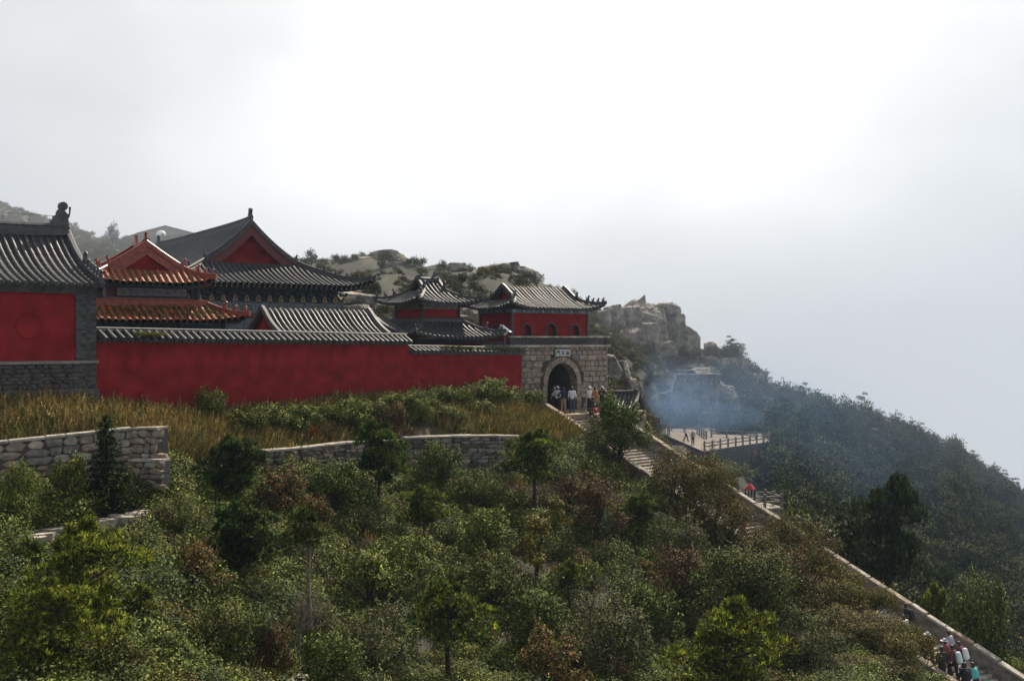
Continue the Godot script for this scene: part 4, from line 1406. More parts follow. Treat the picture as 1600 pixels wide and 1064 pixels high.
func orange_pavilion() -> void:
	var b := thing("orange_pavilion", "pavilion with two tiers of orange glazed tiles, mossy lower roof, behind the wall", "pavilion", Vector3(-20.7, 0, -61.1), deg_to_rad(-57.0))
	var r := Roof.new()
	r.A = 2.6; r.B = 3.35; r.s = 1.3; r.T = 3.35; r.H = 2.1; r.w = 0.9; r.L = 0.3; r.y0 = 3.1
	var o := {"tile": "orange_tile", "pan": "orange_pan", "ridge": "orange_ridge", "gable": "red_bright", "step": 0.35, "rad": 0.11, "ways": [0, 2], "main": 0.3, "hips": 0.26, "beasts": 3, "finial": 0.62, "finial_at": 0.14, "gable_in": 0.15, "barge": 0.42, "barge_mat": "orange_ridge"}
	build_roof(b, r, o)
	var l := Roof.new()
	l.A = 4.0; l.B = 4.75; l.s = 1.75; l.T = 1.75; l.H = 0.85; l.w = 0.8; l.L = 0.3; l.y0 = 1.05; l.skirt = true
	build_roof(b, l, {"tile": "orange_tile", "pan": "orange_pan", "ridge": "orange_ridge", "step": 0.35, "rad": 0.11, "ways": [0, 2], "hips": 0.26, "beasts": 3})
	wall_box(b, "upper_wall", "grey_board", Vector3(-1.7, 1.6, -2.4), Vector3(1.7, 2.35, 2.4))
	wall_box(b, "name_board", "grey_board", Vector3(1.7, 2.4, -2.0), Vector3(1.86, 2.85, 1.7), 0.02)
	wall_box(b, "core", "red_wood", Vector3(-1.5, 1.6, -2.2), Vector3(1.5, 3.4, 2.2))
	wall_box(b, "eave_beam", "teal_paint", Vector3(-2.0, 2.9, -2.75), Vector3(2.0, 3.1, 2.75))
	for x in [-1.85, 1.85]:
		for z in [-2.6, 2.6]:
			var g := MB.new()
			g.lathe([[0.16, 1.4], [0.15, 2.3], [0.14, 3.3]], 10)
			obj("pillar", g, M.timber, b, Vector3(x, 0, z))
	wall_box(b, "lower_wall", "red", Vector3(-2.7, -4.5, -3.5), Vector3(2.7, 0.35, 3.5))
	wall_box(b, "lower_beam", "teal_paint", Vector3(-3.0, 0.35, -3.8), Vector3(3.0, 0.9, 3.8))
	for x in [-2.9, 2.9]:
		for z in [-3.7, -1.25, 1.25, 3.7]:
			var g := MB.new()
			g.lathe([[0.18, -4.0], [0.17, 0.0], [0.16, 1.0]], 10)
			obj("pillar", g, M.timber, b, Vector3(x, 0, z))

func square_pavilion() -> void:
	var c := P(668, 532, 74.0)
	var b := thing("square_pavilion", "small square pavilion with two grey tiled roofs and red walls, left of the gate tower", "pavilion", c, deg_to_rad(39.5))
	var r := Roof.new()
	r.A = 2.6; r.B = 2.55; r.s = 1.75; r.T = 2.55; r.H = 1.62; r.w = 0.55; r.L = 0.34; r.y0 = 2.45
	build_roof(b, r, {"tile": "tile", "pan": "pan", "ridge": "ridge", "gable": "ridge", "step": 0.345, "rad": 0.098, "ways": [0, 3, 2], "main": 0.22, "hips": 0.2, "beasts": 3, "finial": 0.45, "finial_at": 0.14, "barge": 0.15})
	var l := Roof.new()
	l.A = 3.6; l.B = 3.75; l.s = 2.0; l.T = 2.0; l.H = 1.05; l.w = 0.7; l.L = 0.34; l.y0 = 0.2; l.skirt = true
	build_roof(b, l, {"tile": "tile", "pan": "pan", "ridge": "ridge", "step": 0.345, "rad": 0.098, "ways": [0, 3], "hips": 0.2, "beasts": 2})
	wall_box(b, "upper_wall", "red_bright", Vector3(-1.5, 1.1, -1.5), Vector3(1.5, 2.3, 1.5))
	wall_box(b, "eave_beam", "grey_board", Vector3(-1.56, 2.08, -1.56), Vector3(1.56, 2.62, 1.56), 0.02)
	for sx in [-1.0, 1.0]:
		for sz in [-1.0, 1.0]: wall_box(b, "corner_post", "timber", Vector3(sx * 1.5 - 0.09, 1.1, sz * 1.5 - 0.09), Vector3(sx * 1.5 + 0.09, 2.4, sz * 1.5 + 0.09), 0.02)
	wall_box(b, "lower_wall", "red", Vector3(-2.6, -4.5, -2.6), Vector3(2.6, -0.2, 2.6))
	wall_box(b, "lower_beam", "timber", Vector3(-2.9, -0.2, -2.9), Vector3(2.9, 0.12, 2.9))

func arch_points(half: float, spring: float, rise: float, n := 14) -> Array:
	var pts := []
	for k in n + 1:
		var t := PI * k / n
		# a slightly pointed arch
		pts.append(Vector2(cos(t) * half, spring + pow(sin(t), 0.92) * rise))
	return pts

func gate() -> void:
	var a := deg_to_rad(38.0)
	var o := Vector3(0.792, -4.9, -75.5)       # foot of the left end of the front
	var b := thing("stone_gate", "massive stone gate base with pointed arch and brick lattice parapet at the stair head", "gate", o, a)
	var W := 7.9
	var Ht := 4.42
	var cx := 3.5
	var pts := arch_points(1.4, 1.7, 1.62)
	var poly := PackedVector2Array([Vector2(-1.2, -1.0), Vector2(-1.2, Ht), Vector2(W, Ht), Vector2(W, -1.0), Vector2(cx + 1.4, -1.0)])
	for p in pts: poly.append(Vector2(cx + p.x, p.y))
	poly.append(Vector2(cx - 1.4, -1.0))
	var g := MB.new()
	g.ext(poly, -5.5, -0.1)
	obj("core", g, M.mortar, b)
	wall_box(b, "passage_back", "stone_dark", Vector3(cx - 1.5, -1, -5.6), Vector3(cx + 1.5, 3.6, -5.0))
	rng.seed = 91
	var y := -0.3
	while y < Ht - 0.05:
		var rh := minf(R(0.28, 0.46), Ht - y)
		var x := -1.2 + R(-0.3, 0.0)
		while x < W:
			var w := R(0.4, 0.95)
			if x + w > W - 0.2: w = W - x
			var inside := false
			for q in 5:
				for e in 2:
					var dx := absf(x + w * q / 4.0 - cx)
					var yy := y + rh * e
					if dx < 1.72 and (yy < 1.7 or pow(dx / 1.74, 2) + pow((yy - 1.7) / 2.0, 2) < 1.0): inside = true
			if not inside:
				var s := obj("stone_block", meshes["block%d" % (rng.randi() % 6)], M[["stone", "stone", "stone_warm", "stone_grey"][rng.randi() % 4]], b, Vector3(x + w / 2, y + rh / 2, -0.08))
				s.scale = Vector3(w * 0.985, rh * 0.975, R(0.18, 0.26))
			elif w > 0.62 and absf(x + w / 2 - cx) > 1.5:      # a shorter stone beside the arch
				var side := signf(x + w / 2 - cx)
				var ww := w * 0.5
				var xx := x if side < 0 else x + w - ww
				var dx := absf(xx + (ww if side < 0 else 0.0) - cx)
				if not (dx < 1.74 and (y < 1.7 or pow(dx / 1.76, 2) + pow((y - 1.7) / 2.02, 2) < 1.0)):
					var s := obj("stone_block", meshes["block%d" % (rng.randi() % 6)], M.stone, b, Vector3(xx + ww / 2, y + rh / 2, -0.08))
					s.scale = Vector3(ww * 0.97, rh * 0.97, 0.2)
			x += w
		y += rh
	# the ring of the arch and its jambs
	var outer := arch_points(1.78, 1.7, 2.02, 28)
	var inner := arch_points(1.38, 1.7, 1.6, 28)
	for k in range(0, 28, 2):
		var v := MB.new()
		var q := PackedVector2Array([inner[k], inner[k + 1], inner[k + 2], outer[k + 2], outer[k + 1], outer[k]])
		var mid := Vector2.ZERO
		for p in q: mid += p / 6.0
		for i in 6: q[i] = mid + (q[i] - mid) * Vector2(0.97, 0.97)
		v.ext(q, -0.7, 0.07)
		obj("arch_stone", v, M[["stone_warm", "stone"][k / 2 % 2]], b, Vector3(cx, 0, 0))
	for sx in [-1.0, 1.0]:
		for k in 5:
			wall_box(b, "jamb_stone", ["stone", "stone_warm"][k % 2], Vector3(cx + sx * 1.58 - 0.2, -0.3 + k * 0.4 + 0.01, -0.7), Vector3(cx + sx * 1.58 + 0.2, -0.3 + (k + 1) * 0.4 - 0.01, 0.06), 0.02)
	var hood := MB.new()
	var line := []
	for p in arch_points(1.88, 1.7, 2.12, 24): line.append(Vector3(p.x + cx, p.y, 0.07))
	ridge_along(line, 0.1, 0.07, hood)
	obj("hood_mould", hood, M.stone_grey, b)
	wall_box(b, "plaque_frame", "stone_dark", Vector3(cx - 0.78, 3.74, -0.05), Vector3(cx + 0.72, 4.31, 0.1), 0.02)
	var pl := wall_box(b, "plaque", "plaque", Vector3(cx - 0.72, 3.79, 0.06), Vector3(cx + 0.66, 4.26, 0.14), 0.01)
	glyphs(pl, [1, 2, 0], 0.38, Vector3(-0.45, 0, 0.045), 0.44)
	wall_box(b, "string_course", "pale_stone", Vector3(-1.3, Ht, -5.6), Vector3(W + 0.14, Ht + 0.17, 0.16), 0.03)
	# the parapet: brick lattice between pillars under a coping
	var top := Ht + 0.17
	for sd in 2:
		var g2 := MB.new()
		var len := W + 1.2 if sd == 0 else 5.4
		var n := int(len / 0.26)
		for k in n:
			for sg in [-1.0, 1.0]:
				var c := Vector3(-1.2 + (k + 0.5) * len / n, top + 0.25, 0.02) if sd == 0 else Vector3(W - 0.02, top + 0.25, -(k + 0.5) * len / n)
				for h in 2:
					var cc := c + Vector3(0, (h - 0.5) * 0.24, 0)
					var bs := Basis(Vector3.BACK if sd == 0 else Vector3.RIGHT, sg * 0.78)
					g2.box(cc, Vector3(0.33, 0.05, 0.1) if sd == 0 else Vector3(0.1, 0.05, 0.33), bs)
		obj("lattice", g2, M.ridge, b).set_meta("kind", "stuff")
	wall_box(b, "parapet_coping", "pale_stone", Vector3(-1.25, top + 0.5, -0.16), Vector3(W + 0.1, top + 0.62, 0.14), 0.02)
	wall_box(b, "parapet_coping", "pale_stone", Vector3(W - 0.18, top + 0.5, -5.5), Vector3(W + 0.1, top + 0.62, -0.16), 0.02)
	for x in [-1.1, W - 0.06]: wall_box(b, "parapet_pillar", "brick", Vector3(x - 0.14, top, -0.12), Vector3(x + 0.14, top + 0.5, 0.12))
	# the tower that stands on it
	var f := o + Basis(Vector3.UP, a) * Vector3(3.2, Ht + 0.1, -0.9)
	var t := thing("gate_tower", "red gate tower with arched windows and grey tiled roof on the stone gate", "tower", f, a)
	var tw := 3.5
	var td := 3.7
	# front with three arched openings, the middle one a doorway
	var front := MB.new()
	var xs := [-2.2, 0.05, 2.3]
	var edge := [-tw]
	for k in 3:
		var half: float = [0.36, 0.42, 0.36][k]
		var sill: float = [0.42, 0.12, 0.42][k]
		var strip := func(x0: float, x1: float) -> void:
			front.box(Vector3((x0 + x1) / 2, 1.15, -0.1), Vector3(x1 - x0, 2.3, 0.2))
		strip.call(edge[-1], xs[k] - half - 0.16)
		edge.append(xs[k] + half + 0.16)
		var arch := arch_points(half, 1.05, half * 1.15, 10)
		var pp := PackedVector2Array([Vector2(half + 0.16, 0.0), Vector2(half + 0.16, 2.3), Vector2(-half - 0.16, 2.3), Vector2(-half - 0.16, 0.0), Vector2(-half - 0.001, 0.0)])
		arch.reverse()
		for p in arch: pp.append(p)
		pp.append(Vector2(half + 0.001, 0.0))
		var piece := MB.new()
		piece.ext(pp, -0.2, 0.0)
		obj("wall", piece, M.red_bright, t, Vector3(xs[k], 0, 0))
		var win := wall_box(t, "window" if k != 1 else "door", "red_bright", Vector3(xs[k] - half, 0.0, -0.42), Vector3(xs[k] + half, 1.6, -0.34))
		var sur := MB.new()
		var l2 := []
		l2.append(Vector3(half + 0.07, sill, 0.0))
		for p in arch_points(half + 0.07, 1.05, half * 1.15 + 0.07, 12): l2.append(Vector3(p.x, p.y, 0.0))
		l2.append(Vector3(-half - 0.07, sill, 0.0))
		var rr := []
		for p in l2: rr.append(0.075)
		sur.tube(l2, rr, 6)
		obj("window_surround", sur, M.ridge, t, Vector3(xs[k], 0, 0.01))
		var rev := MB.new()
		var pr := arch_points(half, 1.05, half * 1.15, 12)
		for i in 12: rev.quad(Vector3(pr[i].x, pr[i].y, -0.36), Vector3(pr[i + 1].x, pr[i + 1].y, -0.36), Vector3(pr[i + 1].x, pr[i + 1].y, 0), Vector3(pr[i].x, pr[i].y, 0))
		rev.quad(Vector3(half, 0, -0.36), Vector3(half, 1.05, -0.36), Vector3(half, 1.05, 0), Vector3(half, 0, 0))
		rev.quad(Vector3(-half, 1.05, -0.36), Vector3(-half, 0, -0.36), Vector3(-half, 0, 0), Vector3(-half, 1.05, 0))
		obj("reveal", rev, M.ridge, t, Vector3(xs[k], 0, -0.002))
		if sill > 0.2: wall_box(win, "sill_wall", "red_bright", Vector3(-half, -0.8, 0.12), Vector3(half, -0.8 + sill, 0.36))
	front.box(Vector3((edge[-1] + tw) / 2, 1.15, -0.1), Vector3(tw - edge[-1], 2.3, 0.2))
	obj("wall", front, M.red_bright, t)
	wall_box(t, "side_wall", "red_bright", Vector3(-tw, 0, -td), Vector3(-tw + 0.2, 2.3, -0.2))
	wall_box(t, "side_wall", "red_bright", Vector3(tw - 0.2, 0, -td), Vector3(tw, 2.3, -0.2))
	wall_box(t, "rear_wall", "red_bright", Vector3(-tw + 0.2, 0, -td), Vector3(tw - 0.2, 2.3, -td + 0.2))
	var sw := MB.new()                  # the blind window in the left side
	var l3 := [Vector3(0.37, 0.5, 0)]
	for p in arch_points(0.37, 1.05, 0.45, 12): l3.append(Vector3(p.x, p.y, 0))
	l3.append(Vector3(-0.37, 0.5, 0)); l3.append(Vector3(0.37, 0.5, 0))
	var r3 := []
	for p in l3: r3.append(0.075)
	sw.tube(l3, r3, 6)
	var so := obj("window_surround", sw, M.ridge, t, Vector3(-tw - 0.02, 0, -td / 2)); so.rotation.y = -PI / 2
	var blind := MB.new()
	var bp := PackedVector2Array([Vector2(-0.34, 0.5), Vector2(0.34, 0.5)])
	for p in arch_points(0.34, 1.05, 0.42, 12): bp.append(p)
	blind.ext(bp, 0.0, 0.02)
	var bo := obj("window", blind, M.timber, t, Vector3(-tw - 0.005, 0, -td / 2)); bo.rotation.y = -PI / 2
	for e in [Vector3(-tw, 0, 0), Vector3(tw, 0, 0), Vector3(-tw, 0, -td), Vector3(tw, 0, -td)]:
		wall_box(t, "corner_post", "ridge", e + Vector3(-0.1, 0, -0.1), e + Vector3(0.1, 2.35, 0.1), 0.02)
	wall_box(t, "plinth", "stone_dark", Vector3(-tw - 0.1, -0.02, -td - 0.1), Vector3(xs[1] - 0.6, 0.3, 0.1), 0.02)
	wall_box(t, "plinth", "stone_dark", Vector3(xs[1] + 0.6, -0.02, -td - 0.1), Vector3(tw + 0.1, 0.3, 0.1), 0.02)
	wall_box(t, "eave_beam", "blue_paint", Vector3(-tw - 0.14, 2.3, -td - 0.14), Vector3(tw + 0.14, 2.56, 0.14), 0.02)
	for k in 9: wall_box(t, "beam_end", "pale_paint", Vector3(lerpf(-tw, tw, k / 8.0) - 0.07, 2.36, 0.14), Vector3(lerpf(-tw, tw, k / 8.0) + 0.07, 2.52, 0.24), 0.02)
	var r := Roof.new()
	r.A = tw + 0.85; r.B = td / 2 + 1.0; r.s = 1.45; r.T = r.B; r.H = 1.7; r.w = 0.62; r.L = 0.4; r.y0 = 2.62; r.soft = true
	var root := build_roof(t, r, {"tile": "tile", "pan": "pan", "ridge": "ridge", "gable": "red", "step": 0.33, "rad": 0.094, "ways": [0, 3, 2], "hips": 0.22, "beasts": 4, "barge": 0.22, "gable_in": 0.25})
	root.position = Vector3(0, 0, -td / 2)

# the three carved signs over the arch, stroke by stroke (x, y from -1 to 1)
func glyphs(parent: Node3D, which: Array, size: float, at: Vector3, step: float) -> void:
	var signs := [
		[[[-.8, .6], [.8, .6]], [[0, 1], [0, .1]], [[-.8, .1], [-.8, -1]], [[-.8, .1], [.8, .1], [.8, -1], [.6, -.85]], [[-.35, .05], [-.2, -.2]], [[.35, .05], [.2, -.2]], [[-.5, -.25], [.5, -.25]], [[-.6, -.6], [.6, -.6]], [[0, -.2], [0, -1]]],
		[[[-.85, .9], [-.85, -1]], [[-.85, .9], [-.2, .9], [-.2, .25], [-.85, .25]], [[-.85, .58], [-.2, .58]], [[.85, .9], [.85, -1], [.65, -.85]], [[.85, .9], [.2, .9], [.2, .25], [.85, .25]], [[.2, .58], [.85, .58]]],
		[[[-.7, .7], [.7, .7]], [[-.9, .1], [.9, .1]], [[0, .7], [0, .1], [-.25, -.5], [-.9, -.95]], [[0, .1], [.3, -.5], [.9, -.95]]]]
	for k in which.size():
		var g := MB.new()
		for st in signs[which[k]]:
			for i in st.size() - 1:
				var p := Vector2(st[i][0], st[i][1]) * size * 0.42
				var q := Vector2(st[i + 1][0], st[i + 1][1]) * size * 0.42
				var m := (p + q) / 2
				g.box(Vector3(m.x, m.y, 0), Vector3((q - p).length() + 0.03, 0.035, 0.02), Basis(Vector3.BACK, (q - p).angle()))
		obj("carved_sign", g, M.ink, parent, at + Vector3(k * step, 0, 0))

# ---------- the stairway and what lies round it ----------
const ST0 := Vector3(4.0, -4.95, -74.0)        # head of the stairs
const ST1 := Vector3(23.2, -17.2, -51.5)       # lower end, past the frame
func stair_frame() -> Basis:
	var t := ST1 - ST0
	var u := Vector3(t.x, 0, t.z).normalized()
	return Basis(u.cross(Vector3.UP).normalized(), Vector3.UP, -u)     # x: across, to the side away from the viewer is negative

func on_stairs(t: float, across: float) -> Vector3:      # t in metres down the stairs, on the plan
	var b := stair_frame()
	var l := Vector2(ST1.x - ST0.x, ST1.z - ST0.z).length()
	var n := floorf(t / 0.34)
	return ST0 - b.z * t + b.x * across + Vector3.UP * (ST1.y - ST0.y) * ((n + 1) * 0.34 / l)

func stairway() -> void:
	var b := stair_frame()
	var l := Vector2(ST1.x - ST0.x, ST1.z - ST0.z).length()
	var drop := ST1.y - ST0.y
	var t := thing("stairway", "long steep stone stairway that descends from the arched gate", "stairway", ST0, 0.0)
	t.basis = b
	var n := int(l / 0.34)
	rng.seed = 17
	for k in n:
		var g := MB.new()
		g.box(Vector3.ZERO, Vector3(4.2, 0.5, 0.42), Basis.IDENTITY, 0.02)
		var key := "tread"
		if not meshes.has(key): meshes[key] = g.mesh()
		obj("step", meshes[key], M[["stone", "stone_warm", "pale_stone"][rng.randi() % 3]], t, Vector3(R(-0.02, 0.02), drop * (k + 1) * 0.34 / l - 0.25, -(k + 0.5) * 0.34 ))
	var under := MB.new()
	under.quad(Vector3(-2.2, -0.5, 0), Vector3(2.2, -0.5, 0), Vector3(2.2, drop - 0.5, -l), Vector3(-2.2, drop - 0.5, -l))
	for sx in [-2.2, 2.2]: under.quad(Vector3(sx, -4, 0), Vector3(sx, -0.3, 0), Vector3(sx, drop - 0.3, -l), Vector3(sx, drop - 4, -l))
	obj("foundation", under, M.stone_dark, t)
	# the low walls on both sides, with copings of separate stones
	for side in 2:
		var w := thing("stair_wall", "far parapet wall of the stairway with pale coping and shaded inner face" if side == 1 else "near parapet wall of the stairway, half hidden by brown trees", "wall", ST0, 0.0)
		w.basis = b
		var x := 2.35 if side == 1 else -2.35
		# which of the two is away from the viewer follows from the frame
		var g := MB.new()
		var hgt := 0.72
		for sx in [-0.2, 0.2]:
			g.quad(Vector3(x + sx, -3.0, 0.3), Vector3(x + sx, hgt, 0.3), Vector3(x + sx, drop + hgt, -l), Vector3(x + sx, drop - 3.0, -l))
		g.quad(Vector3(x - 0.2, hgt, 0.3), Vector3(x + 0.2, hgt, 0.3), Vector3(x + 0.2, drop + hgt, -l), Vector3(x - 0.2, drop + hgt, -l))
		g.quad(Vector3(x - 0.2, -3, 0.3), Vector3(x + 0.2, -3, 0.3), Vector3(x + 0.2, hgt, 0.3), Vector3(x - 0.2, hgt, 0.3))
		obj("wall_body", g, M.stone_grey, w)
		var slope := Basis(Vector3.RIGHT, atan2(drop, l))
		var s := 0.0
		while s < l:
			var len := R(0.9, 1.5)
			var c := MB.new()
			c.box(Vector3.ZERO, Vector3(R(0.38, 0.46), R(0.12, 0.17), len / cos(atan2(drop, l)) - 0.06), Basis.IDENTITY, 0.03)
			var st := obj("coping_stone", c, M[["pale_stone", "stone", "stone_warm"][rng.randi() % 3]], w)
			st.transform = Transform3D(slope * Basis(Vector3.UP, R(-0.02, 0.02)), Vector3(x + R(-0.02, 0.02), drop * (s + len / 2) / l + hgt + R(0.02, 0.08), -(s + len / 2)))
			s += len
	# landing in front of the gate and the short flight of steps at its left
	var ld := thing("landing", "stone landing in front of the arched gate", "landing", ST0, deg_to_rad(38.0))
	wall_box(ld, "paving", "stone_warm", Vector3(-3.2, -1.5, -4.5), Vector3(6.5, 0.0, 0.6))
	var sf := thing("side_steps", "short flight of stone steps left of the landing below the hedge", "steps", P(852, 655, 72.5), deg_to_rad(38.0))
	for k in 5: wall_box(sf, "step", "stone_warm" if k % 2 else "stone", Vector3(-1.2, -1.3, -0.4 - 0.0), Vector3(0.6, -0.75 + k * 0.17, 1.1 - k * 0.3), 0.02)

func railing(label: String, pts: Array, step: float, high: float) -> void:
	var t := thing("stone_railing", label, "railing", pts[0])
	for i in pts.size() - 1:
		var a: Vector3 = pts[i] - pts[0]
		var c: Vector3 = pts[i + 1] - pts[0]
		var n := maxi(1, int(round((c - a).length() / step)))
		for k in n + (1 if i == pts.size() - 2 else 0):
			var p := a.lerp(c, float(k) / n)
			var g := MB.new()
			g.box(Vector3(0, high / 2, 0), Vector3(0.2, high, 0.2), Basis.IDENTITY, 0.02)
			g.box(Vector3(0, high + 0.09, 0), Vector3(0.24, 0.16, 0.24), Basis.IDENTITY, 0.05)
			obj("post", g, M.stone_grey, t, p)
		var u := (c - a).normalized()
		var bs := Basis(u, Vector3.UP, u.cross(Vector3.UP).normalized())
		for k in n:
			var p := a.lerp(c, (k + 0.5) / n)
			for h in [0.9, 0.48]:
				var g := MB.new()
				g.box(Vector3.ZERO, Vector3((c - a).length() / n - 0.18, 0.14, 0.12), Basis.IDENTITY, 0.02)
				var o := obj("rail", g, M.stone_grey, t)
				o.transform = Transform3D(bs, p + Vector3.UP * high * h)

func terrace() -> void:
	var y := -12.9
	var plan := [P(1010, 0, 163), P(1100, 0, 127), P(1206, 0, 140), P(1175, 0, 163)]
	var poly := PackedVector2Array()
	for p in plan: poly.append(Vector2(p.x, -p.z))
	var g := MB.new()
	g.ext(poly, -11.0, 0.0)
	var t := thing("terrace", "stone terrace on a sheer retaining wall below the smoky cliff", "terrace", Vector3(0, y, 0))
	var o := obj("retaining_wall", g, M.stone_dark, t)
	o.rotation.x = -PI / 2
	var c := PackedVector2Array()
	for p in plan: c.append(Vector2(p.x, -p.z))
	var pv := MB.new()
	pv.ext(c, 0.005, 0.06)
	o = obj("paving", pv, M.stone, t)
	o.rotation.x = -PI / 2
	var e := func(px: float, d: float) -> Vector3: return Vector3((px - 800) / F * d, y + 0.06, -d)
	railing("weathered stone railing along the front edge of the terrace", [e.call(1101, 128), e.call(1150, 133.5), e.call(1204, 139.6)], 1.7, 0.95)
	railing("stone railing along the back of the terrace under the smoke", [e.call(1030, 158), e.call(1090, 153), e.call(1104, 143)], 2.6, 0.95)
	railing("short railing that crosses the terrace to its right corner", [e.call(1112, 146), e.call(1160, 144), e.call(1203, 141.5)], 1.8, 0.95)
	# the lookout with the red canopy
	var k := thing("lookout", "small paved lookout jutting out beside the stairway, below the terrace", "lookout", P(1193, 790, 92.0), 0.3)
	wall_box(k, "paving", "pale_stone", Vector3(-1.7, -0.14, -1.5), Vector3(1.1, 0.0, 1.4), 0.03)
	wall_box(k, "retaining_wall", "stone_grey", Vector3(-1.6, -3.5, -1.4), Vector3(1.0, -0.15, 1.3))
	var at := func(x: float, z: float) -> Vector3: return k.transform * Vector3(x, 0.0, z)
	railing("three-sided stone railing round the small lookout", [at.call(-1.4, -1.35), at.call(1.0, -1.35), at.call(1.0, 1.25), at.call(-0.6, 1.3)], 1.2, 1.0)
	var kiosk := thing("canopy_stall", "little red canopy on dark posts at the lookout by the stairway", "stall", at.call(-1.35, 0.2), 0.3)
	var cn := MB.new()
	cn.lathe([[0.52, 1.45], [0.5, 1.5], [0.3, 1.72], [0.0, 1.98]], 8)
	obj("canopy", cn, cloth(0.34, 0.03, 0.03), kiosk)
	for sx in [-0.28, 0.28]:
		for sz in [-0.28, 0.28]: wall_box(kiosk, "post", "timber", Vector3(sx - 0.05, -0.1, sz - 0.05), Vector3(sx + 0.05, 1.5, sz + 0.05))
	wall_box(kiosk, "counter", "timber", Vector3(-0.3, 0, -0.25), Vector3(0.3, 0.7, 0.25), 0.02)

func lower_house() -> void:
	var c := P(972, 646, 88.0)
	var b := thing("lower_house", "small grey roofed house down behind the gate, right of its stone base", "house", c + Vector3(-0.8, 0, -2), deg_to_rad(-18.0))
	var r := Roof.new()
	r.A = 2.4; r.B = 2.5; r.T = 2.5; r.H = 1.35; r.w = 0.6; r.y0 = 0.25
	build_roof(b, r, {"tile": "tile", "pan": "pan", "ridge": "ridge", "gable": "stone_dark", "gable_to": -0.6, "step": 0.34, "rad": 0.09, "ways": [0], "main": 0.22, "hips": 0.16, "finial": 0.3, "barge": 0.14})
	wall_box(b, "wall", "stone_dark", Vector3(-2.1, -2.5, -2.0), Vector3(2.1, 0.2, 2.0))

func surveillance_camera() -> void:
	var t := thing("surveillance_camera", "white camera housing on a short grey pole on the lower wall, by the gate tower", "camera", P(788, 540, 73.75), deg_to_rad(55.0))
	var g := MB.new()
	g.lathe([[0.06, -0.3], [0.06, 0.75]], 10)
	obj("pole", g, M.metal, t)
	var h := MB.new()
	var bs := Basis(Vector3.RIGHT, 0.55) 
	h.box(Vector3.ZERO, Vector3(0.26, 0.26, 0.8), Basis.IDENTITY, 0.05)
	h.box(Vector3(0, 0.16, 0.08), Vector3(0.34, 0.04, 0.95), Basis.IDENTITY, 0.01)
	var o := obj("housing", h, M.white, t)
	o.transform = Transform3D(bs, Vector3(0, 1.05, 0.0))
	var e := MB.new()
	e.box(Vector3(0, 0.8, 0), Vector3(0.16, 0.2, 0.16), Basis.IDENTITY, 0.02)
	obj("bracket", e, M.white, t)
	var n := MB.new()
	n.lathe([[0, 0.4], [0.1, 0.4], [0.1, 0.44], [0, 0.45]], 12)
	var q := obj("lens", n, M.dark, o)
	q.rotation.x = PI / 2

func far_station() -> void:
	var c := P(258, 372, 330.0)
	var b := thing("hilltop_station", "pale low house with a shallow roof on the far misty ridge", "building", c)
	var g := MB.new()
	g.ext(PackedVector2Array([Vector2(-11, -6), Vector2(11, -6), Vector2(11, 0), Vector2(9, 1.0), Vector2(0, 3.2), Vector2(-8, 1.2), Vector2(-11, 0)]), -9, 0)
	obj("wall", g, M.stone, b)
	var r := MB.new()
	r.ext(PackedVector2Array([Vector2(-11.6, 0.0), Vector2(-8, 1.25), Vector2(0, 3.3), Vector2(9, 1.05), Vector2(12, 0.0), Vector2(12, 0.4), Vector2(9, 1.5), Vector2(0, 3.8), Vector2(-8, 1.7), Vector2(-11.6, 0.4)]), -9.6, 0.6)
	obj("roof", r, M.stone_dark, b)
	for k in 5: wall_box(b, "window", "dark", Vector3(-9 + k * 4.2, -3.2, 0.0), Vector3(-7.6 + k * 4.2, -1.4, 0.08))
	var s := thing("radome", "white spherical radome in front of the house on the far ridge", "radome", P(251, 373, 327.0))
	var m := MB.new()
	var prof := []
	for k in 13: prof.append([sin(PI * k / 12) * 1.5, -cos(PI * k / 12) * 1.5 + 1.0])
	m.lathe(prof, 18)
	obj("shell", m, M.white, s)
	var p := MB.new()
	p.lathe([[0.8, -4], [0.7, -0.2]], 10)
	obj("pedestal", p, M.stone_grey, s)

# ---------- rock outcrops: [px, py, depth, half width, half height (photograph pixels), kind, material] ----------
func crag(called: String, label: String, list: Array, category := "rock outcrop") -> Node3D:
	var f: Array = list[0]
	var o := P(f[0], f[1], f[2])
	var t := thing(called, label, category, o)
	rng.seed = int(f[0]) * 13
	for e in list:
		var p := P(e[0], e[1], e[2])
		var sx: float = e[3] * e[2] / F
		var sy: float = e[4] * e[2] / F
		boulder(t, p - o, Vector3(sx, sy, maxf(sx, sy) * R(0.7, 1.0)), e[5], Vector3(R(-0.25, 0.25), R(0, TAU), R(-0.2, 0.2)) if e.size() < 8 else Vector3(0, e[7], 0), e[6] if e.size() > 6 else "rock")
	return t

